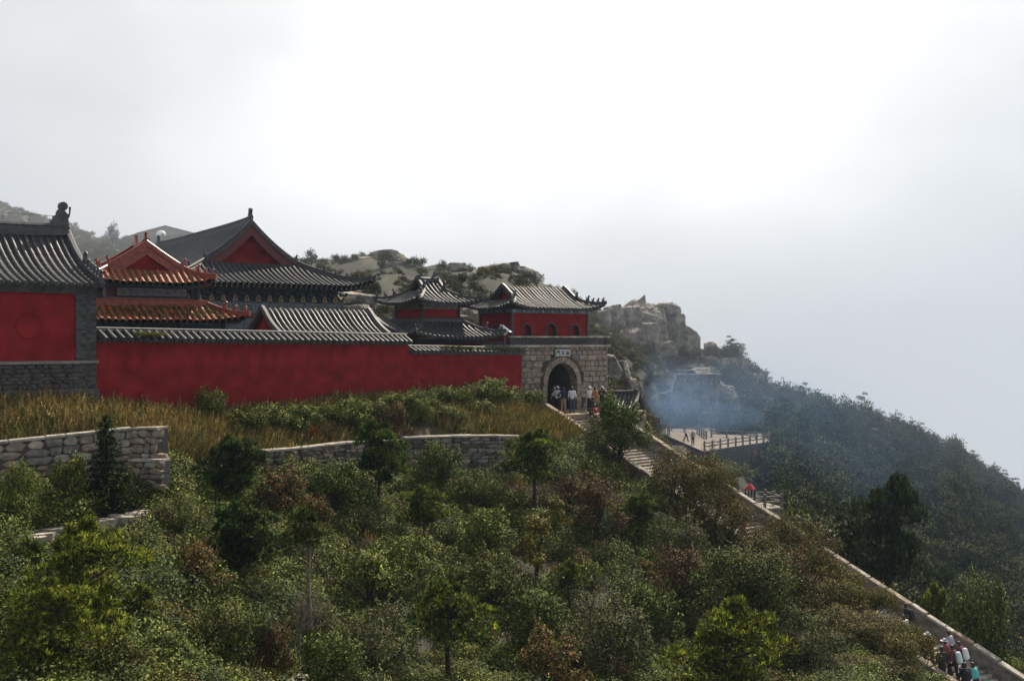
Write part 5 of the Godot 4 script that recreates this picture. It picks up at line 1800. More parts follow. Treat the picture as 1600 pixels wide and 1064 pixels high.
func rocks() -> void:
	crag("rock_peak", "bulky granite peak with vertical cracks behind the gate", [
		[1008, 514, 207, 42, 50, 0], [976, 508, 206, 32, 38, 1], [1046, 522, 208, 32, 44, 2], [1064, 530, 207, 18, 32, 3], [1030, 494, 210, 38, 24, 4], [1000, 488, 211, 36, 20, 5], [960, 500, 203, 18, 30, 1], [938, 508, 197, 14, 28, 2],
		[1020, 530, 201, 16, 30, 3], [990, 536, 200, 20, 28, 4], [1075, 538, 208, 10, 18, 1], [965, 540, 196, 22, 26, 5], [1040, 548, 199, 20, 20, 0], [1044, 482, 207, 22, 12, 0], [945, 545, 190, 14, 30, 2], [930, 560, 182, 16, 32, 4]])
	var sp := thing("pointed_stone", "sharp triangular stone on the very top of the granite peak", "boulder", P(1002, 473, 211))
	var sg := MB.new()
	sg.tri(Vector3(-1.9, -0.6, 0.5), Vector3(0.9, -0.7, 0.9), Vector3(0.75, 1.6, 0.1)); sg.tri(Vector3(0.9, -0.7, 0.9), Vector3(1.0, -0.6, -0.9), Vector3(0.75, 1.6, 0.1)); sg.tri(Vector3(1.0, -0.6, -0.9), Vector3(-1.9, -0.6, 0.5), Vector3(0.75, 1.6, 0.1)); sg.tri(Vector3(-1.9, -0.6, 0.5), Vector3(1.0, -0.6, -0.9), Vector3(0.9, -0.7, 0.9))
	obj("stone", sg, M.rock_warm, sp)
	crag("leaning_rock", "smooth leaning boulder between the gate and the lower house", [[968, 590, 118, 20, 34, 1], [955, 575, 116, 14, 24, 3], [985, 606, 117, 12, 22, 0]])
	crag("block_rock", "lone squarish block standing on the skyline right of the peak", [[1109, 544, 215, 11, 11, 3, "rock_warm"], [1099, 550, 214, 9, 6, 5, "rock_warm"], [1104, 558, 214, 18, 7, 1, "rock"], [1085, 556, 210, 16, 8, 2, "rock"]])
	var face := crag("inscribed_cliff", "sheer cliff face carved with four large characters, veiled by smoke", [
		[1094, 622, 171, 40, 54, 3, "rock", 0.4], [1074, 628, 168, 26, 48, 1, "rock", 1.0], [1120, 632, 168, 20, 46, 0, "rock", 2.0], [1134, 645, 167, 14, 30, 2, "rock"], [1054, 640, 167, 20, 36, 4, "rock"], [1090, 588, 174, 34, 16, 5, "rock", 0.4], [1106, 660, 164, 20, 20, 3, "rock"], [1144, 655, 166, 10, 24, 5, "rock"]], "cliff")
	# the smoothed panel with its ledge
	var pan := Node3D.new(); pan.name = "inscription"; face.add_child(pan, true)
	pan.position = P(1092, 596, 166.9) - face.position
	pan.scale = Vector3.ONE * 1.38
	wall_box(pan, "panel", "stone_grey", Vector3(-2.4, -0.9, -0.6), Vector3(2.4, 0.75, 0.0), 0.06)
	wall_box(pan, "ledge", "pale_stone", Vector3(-2.5, 0.75, -0.6), Vector3(2.5, 0.83, 0.06), 0.03)
	wall_box(pan, "ledge", "stone_grey", Vector3(-2.2, 1.15, -1.6), Vector3(2.0, 1.22, -0.9), 0.03)
	for k in 4:
		var g := MB.new()
		rng.seed = 500 + k
		for i in 5:
			g.box(Vector3(R(-0.08, 0.08), -0.4 + i * 0.22, 0), Vector3(R(0.4, 0.75), 0.07, 0.05))
		for i in 3: g.box(Vector3(-0.28 + i * 0.28, R(-0.15, 0.15), 0), Vector3(0.07, R(0.5, 1.0), 0.05))
		obj("carved_sign", g, M.pale_stone, pan, Vector3(-1.75 + k * 1.15, -0.1, 0.03))
	crag("shoulder_rock", "row of rounded blocks on the skyline right of the inscribed cliff", [[1150, 572, 201, 20, 16, 4], [1166, 578, 203, 12, 16, 0], [1135, 575, 196, 16, 18, 2], [1184, 594, 207, 12, 12, 5], [1172, 600, 201, 16, 20, 3]])
	crag("spire_rock", "thin pointed rock on the skyline beside a standing figure", [[1160, 573, 206, 5, 9, 0, "rock", 0.3]])
	crag("lower_crag", "steep cracked rocks below the skyline, in blue haze", [[1196, 640, 192, 16, 26, 1], [1210, 632, 200, 14, 20, 2], [1224, 628, 205, 12, 16, 3], [1180, 652, 187, 12, 20, 4], [1236, 634, 215, 9, 12, 5], [1245, 640, 220, 10, 10, 0]])
	crag("flat_ledge", "flat pinkish ledge of rock on the hillside below the walkers", [[1256, 651, 182, 20, 5, 3, "rock_warm"], [1240, 657, 181, 10, 7, 1, "rock_warm"], [1275, 655, 183, 14, 5, 0, "rock"]])
	crag("summit_rocks", "jumble of pinkish boulders on the ridge crest where people sit", [[1346, 647, 196, 18, 8, 0, "rock_warm"], [1330, 652, 195, 10, 8, 2, "rock_warm"], [1362, 652, 196, 12, 12, 3, "rock"], [1350, 660, 194, 14, 10, 4, "rock"], [1296, 646, 192, 16, 7, 5, "rock"], [1368, 664, 195, 8, 10, 1, "rock"], [1365, 676, 190, 12, 8, 3, "rock"]])
	crag("ridge_block", "dark square block on the descending ridge with a pine beside it", [[1482, 705, 208, 9, 10, 3, "rock"], [1476, 712, 206, 10, 8, 0, "rock"]])
	# pale domes on the far hill behind the roofs
	crag("pale_dome", "pale fissured granite dome on the hill behind the square pavilion, left", [[600, 406, 187, 34, 15, 0, "rock_warm"], [570, 410, 186, 26, 12, 2, "rock_warm"], [628, 412, 186, 14, 13, 3, "rock_warm"], [545, 412, 188, 20, 10, 5, "rock"], [612, 420, 180, 26, 10, 4, "rock"]])
	crag("middle_dome", "low line of grey boulders in the dip of the hill behind the pavilion", [[690, 422, 180, 24, 11, 1, "rock"], [716, 419, 178, 16, 9, 3, "rock_warm"], [664, 430, 176, 20, 12, 4, "rock"], [708, 415, 180, 10, 7, 0, "rock"]])
	crag("bare_dome", "smooth pale rock dome with a dark block at its right, behind the gate tower", [[772, 424, 172, 34, 14, 4, "rock_warm"], [800, 420, 173, 22, 12, 1, "rock"], [822, 430, 170, 22, 14, 2, "rock"], [837, 433, 170, 7, 11, 3, "rock"], [752, 432, 168, 22, 12, 5, "rock_warm"], [790, 440, 164, 34, 12, 0, "rock"]])
	crag("court_rock", "pale broken rock face between the main hall and the square pavilion", [[548, 466, 118, 38, 14, 0, "rock_warm"], [520, 474, 116, 24, 12, 3, "rock_warm"], [574, 470, 116, 18, 12, 2, "rock"], [556, 484, 110, 30, 10, 1, "rock"]])
	crag("garden_rock", "rough grey rockery between the square pavilion and the gate tower", [[730, 492, 86, 13, 15, 1, "rock_warm"], [722, 502, 85, 12, 12, 3, "rock"], [742, 500, 86, 9, 14, 4, "rock_warm"]])
	for e in [[728, 782, 55.5, 16, 9, "pale boulder in the scrub below the long retaining wall"], [690, 838, 50.5, 12, 10, "pinkish stone among pine trunks in mid slope"], [998, 842, 57, 8, 12, "reddish stone under the dark pine beside the stairs"], [1292, 832, 72, 11, 5, "pale grey stones on the slope below the lookout"], [466, 1066, 33.0, 24, 9, "smooth pale boulder at the bottom edge below the bare trunk"]]:
		crag("boulder_stone", e[5], [[e[0], e[1], e[2], e[3], e[4], 2, "rock_warm"]], "boulder")

# ---------- planting ----------
func scatter(called: String, label: String, mesh: Mesh, m: Material, count: int, seed_: int, area: Callable, size: Array, tint := 0.25, sink := 0.05) -> void:
	rng.seed = seed_
	var where := []
	var tints := []
	var tries := 0
	while where.size() < count and tries < count * 12:
		tries += 1
		var q: Variant = area.call()
		if q == null: continue
		var s := R(size[0], size[1])
		var p := on_ground(q.x, q.y, sink)
		where.append(Transform3D(Basis(Vector3.UP, R(0, TAU)) * Basis(Vector3.RIGHT, R(-0.12, 0.12)).scaled(Vector3(s, s * R(0.75, 1.25), s)), p))
		var k := 1.0 + R(-tint, tint)
		tints.append(Color(k * R(0.92, 1.08), k, k * R(0.9, 1.1)))
	var o := many(called, mesh, m, where, tints)
	meta(o, label)

const FRONT := [-60, 39.6, 100, 40.8, 248, 42.8, 330, 46.5, 420, 49.2, 520, 53.4, 640, 57.2, 720, 59.2, 830, 61.5, 900, 66, 950, 67.5, 1050, 63.5, 1200, 58.6, 1350, 54, 1500, 50.2, 1700, 47]
const WALLF := [-60, 43.5, 148, 47.6, 160, 48.0, 400, 55.5, 637, 64.6, 815, 74.5, 850, 73.0, 900, 69.5, 912, 69]
func along(table: Array, px: float) -> float:
	for k in range(2, table.size(), 2):
		if px <= table[k]: return lerpf(table[k - 1], table[k + 1], (px - table[k - 2]) / (table[k] - table[k - 2]))
	return table[-1]

func area_front() -> Variant:      # the slope below the retaining walls and the stairs
	var px := R(-60, 1640)
	var far := along(FRONT, px) - (0.5 if px < 900 else 0.0)
	var d := sqrt(R(20.0 * 20.0, far * far))
	if px > 35 and px < 262 and d - lerpf(36.0, 39.8, (px - 50.0) / 180.0) > -2.2 and d - lerpf(36.0, 39.8, (px - 50.0) / 180.0) < 0.8: return null      # the flagstone path
	return Vector2(px, d)

func patchy(off: float, low: float, high: float) -> Callable:
	return func() -> Variant:
		var q: Variant = area_front()
		if q == null: return null
		var x: float = (q.x - 800.0) / F * q.y
		var n := fbm.get_noise_2d(x * 9.0 + off, -q.y * 9.0)
		return q if n > low and n < high else null

func area_meadow() -> Variant:     # the strip of grass between the retaining walls and the temple wall
	var px := R(-60, 905)
	var lo := along(FRONT, px) + 0.8
	var hi := along(WALLF, px)
	if lo > hi: return null
	var d := R(lo, hi)
	if px > 615 and px < 745 and d < 62.2: return null     # the bare slab
	return Vector2(px, d)

func area_valley() -> Variant:     # the wooded hillside across the valley on the right
	var px := R(1135, 1760)
	var d := sqrt(R(64.0 * 64, 235.0 * 235))
	var near := 66.0 if px > 1225 else lerpf(128.0, 66.0, clampf((px - 1205) / 20, 0, 1))
	if d < near: return null
	if px < 1215 and d < 150 and px < 1205: return null
	return Vector2(px, d)

func area_hill() -> Variant:       # the hills behind the temple
	var px := R(-80, 1200)
	var d := sqrt(R(88.0 * 88, 350.0 * 350))
	if px < 640 and d < 112: return null
	if px > 900 and d > 290: return null
	if px > 1000 and px < 1205 and d < 168: return null
	if fbm.get_noise_2d((px - 800) / F * d * 6 + 300, -d * 6) > (0.12 if px < 880 else 0.3) and px > 480: return null
	if px > 500 and px < 880 and d > 150 and R(0, 1) < 0.2: return null
	return Vector2(px, d)

func vegetation() -> void:
	# what nobody would count
	var c1 := clump(51, 0.75, 0.85, 1600, 0.088, [G2, G3, G1, SAGE])
	var c2 := clump(52, 0.8, 0.75, 1600, 0.08, [G2, OLIVE, G3, G1])
	var c3 := clump(53, 0.65, 0.8, 1300, 0.075, [BROWN, RUST, OLIVE, OLIVE])
	var c4 := clump(54, 0.8, 1.0, 1600, 0.082, [SAGE, GREY, G1, G2])
	scatter("creeper_undergrowth", "light green creepers that cover the slope below the walls", c1, M.leaf, 1000, 101, patchy(0, -0.02, 9), [0.7, 1.5])
	scatter("scrub_undergrowth", "yellowish green scrub covering the slope between the trees", c2, M.leaf, 760, 102, patchy(0, -0.3, 0.03), [0.7, 1.5])
	scatter("brown_undergrowth", "browned autumn scrub scattered over the slope", c3, M.leaf, 240, 103, patchy(400, 0.1, 9), [0.6, 1.4])
	scatter("sage_undergrowth", "grey-green low bushes scattered over the slope", c4, M.leaf, 560, 104, patchy(400, -9, 0.0), [0.6, 1.5])
	var straw := [Color(0.36, 0.26, 0.085), Color(0.27, 0.195, 0.065), Color(0.18, 0.165, 0.05), Color(0.24, 0.145, 0.055)]
	var g1 := grass_tuft(55, 0.66, 34, straw)
	var g2 := grass_tuft(56, 0.58, 30, [Color(0.15, 0.15, 0.045), Color(0.19, 0.16, 0.05), Color(0.11, 0.12, 0.035)])
	scatter("dry_grass", "tall golden dry grass on the bank below the temple wall", g1, M.dry, 4200, 105, area_meadow, [0.55, 1.4], 0.42)
	scatter("green_grass", "olive grass and weeds on the bank below the temple wall", g2, M.dry, 5000, 106, area_meadow, [0.6, 1.4], 0.4)
	scatter("meadow_weeds", "leafy weeds among the dry grass below the temple wall", c2, M.leaf, 300, 107, func() -> Variant:
		var q: Variant = area_meadow()
		return q if q != null and (q.x > 330 or R(0, 1) < 0.3) else null, [0.45, 0.95])
	scatter("slope_grass", "thin brown grass between the shrubs of the slope", g1, M.dry, 1500, 108, area_front, [0.5, 1.1], 0.3)
	var ft: Dictionary = kinds.far_tree
	var fb: Dictionary = kinds.far_bush
	scatter("valley_wood", "green wooded hillside across the valley", ft.parts[1][1], M.leaf, 2300, 109, area_valley, [0.55, 1.45], 0.5, 0.6)
	scatter("valley_brush", "brown and olive brush on the hillside across the valley", fb.parts[1][1], M.leaf, 1700, 110, area_valley, [0.6, 1.4], 0.5, 0.5)
	var pf := pine(57, 3.4, 4.2, 0.2, 12, 300, [DEEP, PINE1])
	scatter("valley_pines", "dark pines scattered through the hillside wood", pf.parts[1][1], M.needle, 420, 111, area_valley, [0.7, 1.3], 0.25, 0.3)
	scatter("hill_brush", "grey-green brush on the hills behind the temple", fb.parts[1][1], M.leaf, 5200, 112, area_hill, [0.35, 0.75], 0.3, 0.4)
	scatter("hill_scrub", "olive scrub trees on the hills behind the temple", ft.parts[1][1], M.leaf, 1500, 113, area_hill, [0.25, 0.6], 0.3, 0.4)
	scatter("crag_brush", "dark brush and small trees on the rocky slope right of the gate", fb.parts[1][1], M.leaf, 380, 114, func() -> Variant:
		return Vector2(R(915, 1040), R(92, 205)), [0.3, 0.75], 0.4, 0.3)
	# shrubs along the foot of the red wall
	for k in 17:
		var px := 385.0 + k * 27.5
		rng.seed = 900 + k
		plant(["hedge", "hedge", "light", "olive"][[0, 1, 0, 2, 0, 0, 2, 0, 1, 0, 3][k % 11]], "hedge_shrub", "shrub", "%s green shrub from the left in the row at the foot of the red wall" % ["first", "second", "third", "fourth", "fifth", "sixth", "seventh", "eighth", "ninth", "tenth", "eleventh", "twelfth", "thirteenth", "fourteenth", "fifteenth", "sixteenth", "seventeenth"][k], on_ground(px, along(WALLF, px) - R(2.2, 3.4), 0.1), Vector3(R(0.95, 1.2), R(0.72, 0.9), R(0.95, 1.2)), R(0, TAU), "shrubs along the foot of the red wall")
	var list := [
		["pine_dark", 358, 728, 132, 0, "pine", "dense dark pine with rounded crown, in front of the end of the low rubble wall"],
		["pine_dark", 366, 832, 140, 0, "pine", "dark pine directly below another one, left of the bare trunk"],
		["pine_bright", 128, 905, 215, 0, "pine", "large bright green pine with drooping tiers, lower left corner"],
		["pine_bright", 75, 985, 190, 0, "pine", "bright pine boughs at the very bottom of the lower left corner"],
		["pine_bright", 222, 950, 90, 0, "pine", "small yellowish pine right of the large bright one"],
		["pine_bright", 1150, 1020, 205, 0, "pine", "bright yellow-green pine with cushion crown at the bottom edge"],
		["pine_b", 655, 790, 100, 0, "pine", "pine with dark shaded trunk and flat top in the middle of the slope"],
		["pine_b", 705, 960, 160, 0, "pine", "umbrella pine with black forked trunk near the bottom centre"],
		["pine_pale", 490, 835, 80, 36, "pine", "pine with long bare pale trunk and small flat crown"],
		["pine_a", 590, 706, 105, 51.5, "pine", "low spreading pine in front of the long retaining wall"],
		["pine_b", 835, 715, 125, 0, "pine", "spreading pine on a straight trunk at the right end of the retaining wall"],
		["pine_a", 1000, 800, 84, 0, "pine", "dark green pine beside the stairway among brown trees"],
		["pine_b", 895, 900, 70, 0, "pine", "small dark pine with leaning trunk behind the grey shrub"],
		["pine_a", 50, 872, 84, 0, "pine", "dark ragged pine by the flagstones at the left edge"],
		["fir", 165, 735, 110, 39.5, "fir", "young fir in front of the short rubble wall"],
		["hedge", 108, 725, 62, 38.8, "shrub", "dark leafy shrub left of the young fir"],
		["light", 30, 760, 70, 36.5, "shrub", "pale yellowish creeper-covered shrub at the left edge"],
		["twig_green", 957, 674, 125, 66.0, "tree", "bushy green tree in front of the stair head"],
		["twig_green", 1165, 890, 190, 0, "tree", "large thin-stemmed olive tree in front of the stairs"],
		["green", 968, 662, 95, 66.5, "tree", "round bright green bush before the stair head, right of the climbing people"],
		["twig_brown", 1238, 822, 100, 57.6, "tree", "small brown tree against the far parapet below the red hatted walker"],
		["twig_brown", 1068, 722, 150, 62.0, "tree", "brown leaning tree hiding the upper stairs"],
		["twig_brown", 1122, 786, 130, 59.0, "tree", "red-brown thin tree below the lookout"],
		["twig_brown", 1225, 838, 150, 56.0, "tree", "broad brown tree half way down the stairs"],
		["twig_gold", 1290, 900, 130, 53.5, "tree", "golden brown sparse tree along the stair wall"],
		["twig_brown", 1330, 965, 150, 50.5, "tree", "dull brown tree before the lower stairs"],
		["twig_gold", 1400, 985, 120, 49.5, "tree", "yellow-leaved tree nearest the walkers on the stairs"],
		["twig_brown", 1108, 748, 112, 61.0, "tree", "dark trunked brown tree before the gap that shows the steps"],
		["twig_brown", 1188, 838, 120, 57.0, "tree", "red-brown tree crowding the stairs under the red canopy"],
		["twig_gold", 1258, 865, 120, 55.5, "tree", "yellow-flecked brown tree above the golden one by the stair wall"],
		["twig_brown", 1275, 940, 140, 51.5, "tree", "wide brown tree in front of the golden one by the stair wall"],
		["twig_gold", 1350, 920, 90, 53.0, "tree", "small golden tree against the far parapet, lower half of the stairs"],
		["twig_brown", 1380, 1040, 140, 47.5, "tree", "brown tree at the bottom edge before the lower walkers"],
		["twig_brown", 1300, 1040, 120, 47.0, "tree", "low brown tree at the bottom edge left of the steps"],
		["rust", 1235, 905, 90, 53.0, "shrub", "russet thicket by the near stair wall, centre of the flight"],
		["twig_bare", 560, 795, 75, 0, "tree", "grey-brown bare shrub with upright twigs in mid slope"],
		["rust", 935, 790, 95, 0, "shrub", "rust coloured shrub left of the dark pine by the stairs"],
		["rust", 890, 770, 60, 0, "shrub", "small russet bush below the spreading pine"],
		["rust", 1060, 905, 110, 0, "shrub", "brown shrub at the foot of the thin-stemmed olive tree"],
		["yellow", 838, 845, 70, 0, "shrub", "tall yellow shrub in the middle of the slope"],
		["yellow", 870, 800, 40, 0, "shrub", "slim yellow bush behind the tall yellow shrub"],
		["spotted", 445, 760, 80, 0, "shrub", "shrub speckled with orange and red leaves below the wall's left end"],
		["dead", 463, 958, 60, 34.5, "tree", "bare forked dead trunk, pale, at the bottom left of the umbrella pine"],
		["sumac", 486, 668, 14, 54.6, "shrub", "slender sapling with bright red leaves on the bank above the retaining wall"],
		["sumac", 497, 785, 30, 0, "shrub", "low sprig of red leaves among green shrubs in mid slope"],
		["spotted", 485, 800, 66, 0, "shrub", "reddish speckled bush above the pale-trunked pine"],
		["green", 530, 760, 90, 0, "shrub", "fresh green leafy shrub under the spreading pine at the wall"],
		["light", 640, 880, 110, 0, "shrub", "light green shrub to the right of mid-slope pine's trunk"],
		["light", 575, 905, 120, 0, "shrub", "creeper-clad mound of light leaves below the bare shrub"],
		["light", 760, 830, 100, 0, "shrub", "soft pale green shrub left of the tall yellow one"],
		["olive", 770, 900, 120, 0, "shrub", "feathery olive bush behind the umbrella pine"],
		["green", 830, 960, 100, 0, "shrub", "green bush right of the umbrella pine"],
		["grey", 945, 980, 150, 0, "shrub", "big silvery grey-green shrub near the bottom, right of centre"],
		["grey", 580, 1000, 140, 0, "shrub", "grey leafy shrub left of the umbrella pine at the bottom"],
		["grey", 1060, 840, 90, 0, "shrub", "grey-green shrub between the dark pine and the stairs"],
		["green", 1020, 950, 90, 0, "shrub", "dark shaded green bush above the bright cushion pine"],
		["grey", 1260, 1000, 110, 0, "shrub", "grey shrub right of the bright cushion pine"],
		["olive", 330, 980, 130, 0, "shrub", "olive bush covered with small leaves, lower left"],
		["rust", 420, 1010, 90, 0, "shrub", "brown-red bush left of the bare pale trunk"],
		["olive", 278, 806, 90, 0, "shrub", "feathery brown-olive shrub right of the flagstone path"],
		["spotted", 300, 880, 90, 0, "shrub", "straggly shrub below the feathery one"],
		["green", 690, 720, 70, 0, "shrub", "yellow-green shrub against the long retaining wall"],
		["olive", 745, 760, 80, 0, "shrub", "olive shrub right below the retaining wall's bend"],
		["rust", 615, 660, 60, 58.5, "shrub", "brown weed bush on the grass above the retaining wall"],
		["light", 700, 650, 56, 63.0, "shrub", "light green low bush between hedge and retaining wall"],
		["hedge", 745, 655, 60, 65.5, "shrub", "dark green low bush right of the flat concrete slab"],
		["light", 655, 640, 50, 61.5, "shrub", "pale leaved bush just in front of the hedge row"],
		["hedge", 330, 634, 50, 51.8, "shrub", "small dark shrub alone at the wall, left of the hedge"],
		["yellow", 1010, 890, 30, 0, "shrub", "tiny orange-yellow bush glowing in the shade"],
		["olive", 160, 1030, 140, 0, "shrub", "dark brush at the bottom below the bright pine"],
		["grey", 480, 960, 90, 0, "shrub", "grey-leaved bush behind the bare pale trunk"],
		["green", 505, 1030, 110, 0, "shrub", "shaded bush at the bottom edge right of the pale trunk"],
		["green", 1180, 940, 80, 0, "shrub", "green bush between the cushion pine and the olive tree"],
		["spotted", 860, 1030, 110, 0, "shrub", "rusty green bush at the bottom edge right of centre"]]
	for e in list:
		planted(e[0], {"pine": "pine_tree", "fir": "fir_tree", "tree": "autumn_tree" if e[0] != "twig_green" and e[0] != "dead" else "leafy_tree" if e[0] != "dead" else "dead_tree", "shrub": "shrub"}[e[5]], e[5], e[6], e[1], e[2], e[3] * (1.22 if e[5] == "shrub" else 1.08), e[4])
	# beyond the stairs
	for e in [["pine_far", 1392, 832, 175, 66, "big dark pine with layered crown beyond the stairs"], ["pine_bright", 1310, 830, 60, 70, "bright green pine left behind the big dark one"], ["pine_bright", 1465, 925, 100, 60, "broad green pine just over the lower stair wall"], ["green", 1240, 795, 70, 73, "round green tree right below the lookout"],
		["green", 1540, 965, 130, 57, "leafy green bush behind the far parapet, lower right"], ["light", 1590, 1000, 90, 55, "green bush at the right edge behind the parapet"], ["yellow", 1435, 955, 26, 54.5, "small orange bush peeping over the stair wall"], ["olive", 1490, 985, 60, 56, "olive bush behind the parapet near the dark clad walkers"], ["pine_a", 1385, 890, 60, 61, "low green pine at the foot of the big dark one"],
		["olive", 1145, 735, 90, 124, "olive shrubs hanging down the terrace wall, left part"], ["green", 1105, 725, 60, 121, "green bush under the left end of the terrace railing"], ["rust", 1180, 725, 50, 133, "brown bush on the right end of the terrace wall"], ["yellow", 1128, 742, 34, 118, "yellow bush below the terrace"]]:
		planted(e[0], "pine_tree" if e[0].begins_with("pine") else "shrub", "pine" if e[0].begins_with("pine") else "shrub", e[5], e[1], e[2], e[3], e[4])
	# trees on the skyline
	for e in [["far_tree", 175, 364, 28, 285, "round tree on the misty far ridge left of the orange pavilion"], ["far_tree", 486, 399, 26, 190, "small round tree on the skyline right of the main hall"], ["twig_bare", 522, 402, 18, 188, "bare little tree on the skyline beside the pale dome"], ["pine_far", 1450, 690, 26, 205, "dark pine breaking the skyline of the right ridge"], ["pine_far", 1428, 690, 14, 203, "slim dark pine on the right ridge"]]:
		planted(e[0], "skyline_tree", "tree", e[5], e[1], e[2], e[3], e[4])
	# growth on the wall caps
	rng.seed = 333
	for s in [["mossy plants and weeds growing on the tiled cap of the taller wall, left end", 215, 300, 519, 524, 49.0, 53.0], ["yellow flowering weeds on the tiled cap of the lower wall", 690, 812, 540, 545, 67.4, 74.6]]:
		var wh := []
		var tt := []
		for k in 90:
			var t := R(0, 1)
			wh.append(Transform3D(Basis(Vector3.UP, R(0, TAU)).scaled(Vector3.ONE * R(0.12, 0.26)), P(lerpf(s[1], s[2], t), lerpf(s[3], s[4], t), lerpf(s[5], s[6], t)) + Vector3(R(-0.1, 0.1), -0.1, R(0.0, 0.35))))
			tt.append(Color(1.0, 0.95, 0.7) * R(0.8, 1.3))
		meta(many("cap_weeds", c2, M.leaf, wh, tt), s[0])
	var mw := []
	var mt := []
	for k in 260:
		var q := Vector3(R(2.4, 3.9), 0, R(-4.4, 4.2))
		q.y = 1.15 + (4.0 - q.x) * 0.45 + 0.05
		mw.append(Transform3D(Basis(Vector3.UP, R(0, TAU)).scaled(Vector3.ONE * R(0.06, 0.15)), Transform3D(Basis(Vector3.UP, deg_to_rad(-57.0)), Vector3(-20.7, 0, -61.1)) * q))
		mt.append(Color(1.0, 0.9, 0.6) * R(0.7, 1.2))
	meta(many("roof_moss", c2, M.leaf, mw, mt), "moss and weeds on the lower orange tiled roof")

func walls_and_paths() -> void:
	stone_variants()
	rng.seed = 41
	var w := thing("rubble_wall", "short wall of large pale field stones with flat coping, left, below the temple hall", "wall", P(-40, 698, 39.7))
	var o := w.position
	rubble(w, P(-40, 698, 39.7) - o, P(205, 672, 42.3) - o, 1.9, 1.9, 0.52, 0.45, ["stone", "stone_warm", "stone_grey", "pale_stone"])
	rubble(w, P(205, 672, 42.3) - o, P(247, 671, 41.6) - o, 1.95, 1.95, 0.5, 0.45, ["pale_stone", "stone_warm", "stone"])
	var st := thing("rubble_buttress", "stepped stone block at the right foot of the short rubble wall", "wall", P(200, 722, 41.6))
	rubble(st, Vector3.ZERO, P(251, 722, 41.0) - P(200, 722, 41.6), 1.1, 1.0, 0.42, 0.5, ["pale_stone", "stone_warm", "stone_grey"])
	var l := thing("retaining_wall", "long curved retaining wall of small stones with pale coping across the slope", "wall", P(410, 707, 49.6))
	o = l.position
	var pts := [P(410, 707, 49.6), P(470, 702, 51.8), P(540, 694, 54.4), P(628, 690, 57.2), P(632, 686, 57.6), P(720, 683, 59.6), P(775, 682.5, 60.8), P(826, 684, 61.6)]
	for k in pts.size() - 1:
		if k == 3: continue
		rubble(l, pts[k] - o, pts[k + 1] - o, 2.4, 2.4, 0.46, 0.42, ["stone_grey", "stone", "stone_dark", "stone_grey"])
	var en := thing("wall_return", "short stub of wall with pale coping left of the stairway", "wall", P(878, 692, 66.0))
	rubble(en, Vector3.ZERO, P(912, 680, 68.5) - en.position, 1.2, 1.2, 0.4, 0.4, ["stone", "stone_grey"])
	var slab := thing("concrete_slab", "flat sandy concrete slab on the bank above the retaining wall", "slab", P(682, 683, 60.6), 0.5)
	wall_box(slab, "top", "pale_stone", Vector3(-2.2, -0.3, -1.6), Vector3(2.2, 0.06, 0.9), 0.03)
	rng.seed = 43
	var told := ["broad pale flagstone next to the stepped block of the rubble wall", "flagstone second from the rubble wall on the overgrown path", "flagstone in front of the young fir on the path", "flagstone left of the young fir on the overgrown path", "flagstone among weeds, fifth from the rubble wall", "narrow flagstone third from the lower end of the path", "small step stone at the lower left end of the path", "single pale flat stone left of the long retaining wall"]
	for e in [[225, 762, 39.6, 1.5], [196, 768, 39.0, 1.4], [160, 776, 38.4, 1.3], [118, 786, 37.6, 1.3], [84, 794, 37.0, 1.3], [64, 802, 36.4, 1.0], [50, 811, 36.0, 0.9], [318, 738, 44.5, 1.1]]:
		var p := on_ground(e[0], e[2]); p.y += 0.12
		var s := thing("flagstone", told.pop_front(), "flagstone", p, R(-0.3, 0.6), "flagstones of the path at the left")
		var g := MB.new()
		var poly := PackedVector2Array()
		for k in 7: poly.append(Vector2(cos(TAU * k / 7), sin(TAU * k / 7) * 0.62) * e[3] * R(0.4, 0.62))
		g.ext(poly, -0.2, 0.05)
		var m := obj("slab", g, M.pale_stone, s)
		m.rotation.x = -PI / 2
	# bare sticks
	for e in [[492, 935, 492, 872, 40.5, "bare grey stick leaning beside the pale-trunked pine"], [520, 912, 494, 872, 41.5, "slanting bare pole right of the pale-trunked pine"], [676, 852, 676, 828, 49.5, "short dead stick standing by the pinkish stone"]]:
		var a := P(e[0], e[1], e[4])
		var s := thing("dead_stick", e[5], "stick", a)
		var g := MB.new()
		var b := P(e[2], e[3], e[4] + 0.3) - a
		g.tube([b * -0.5, b * 0.5 + ball() * 0.03, b], [0.035, 0.03, 0.02], 6)
		obj("wood", g, M.pale_bark, s)

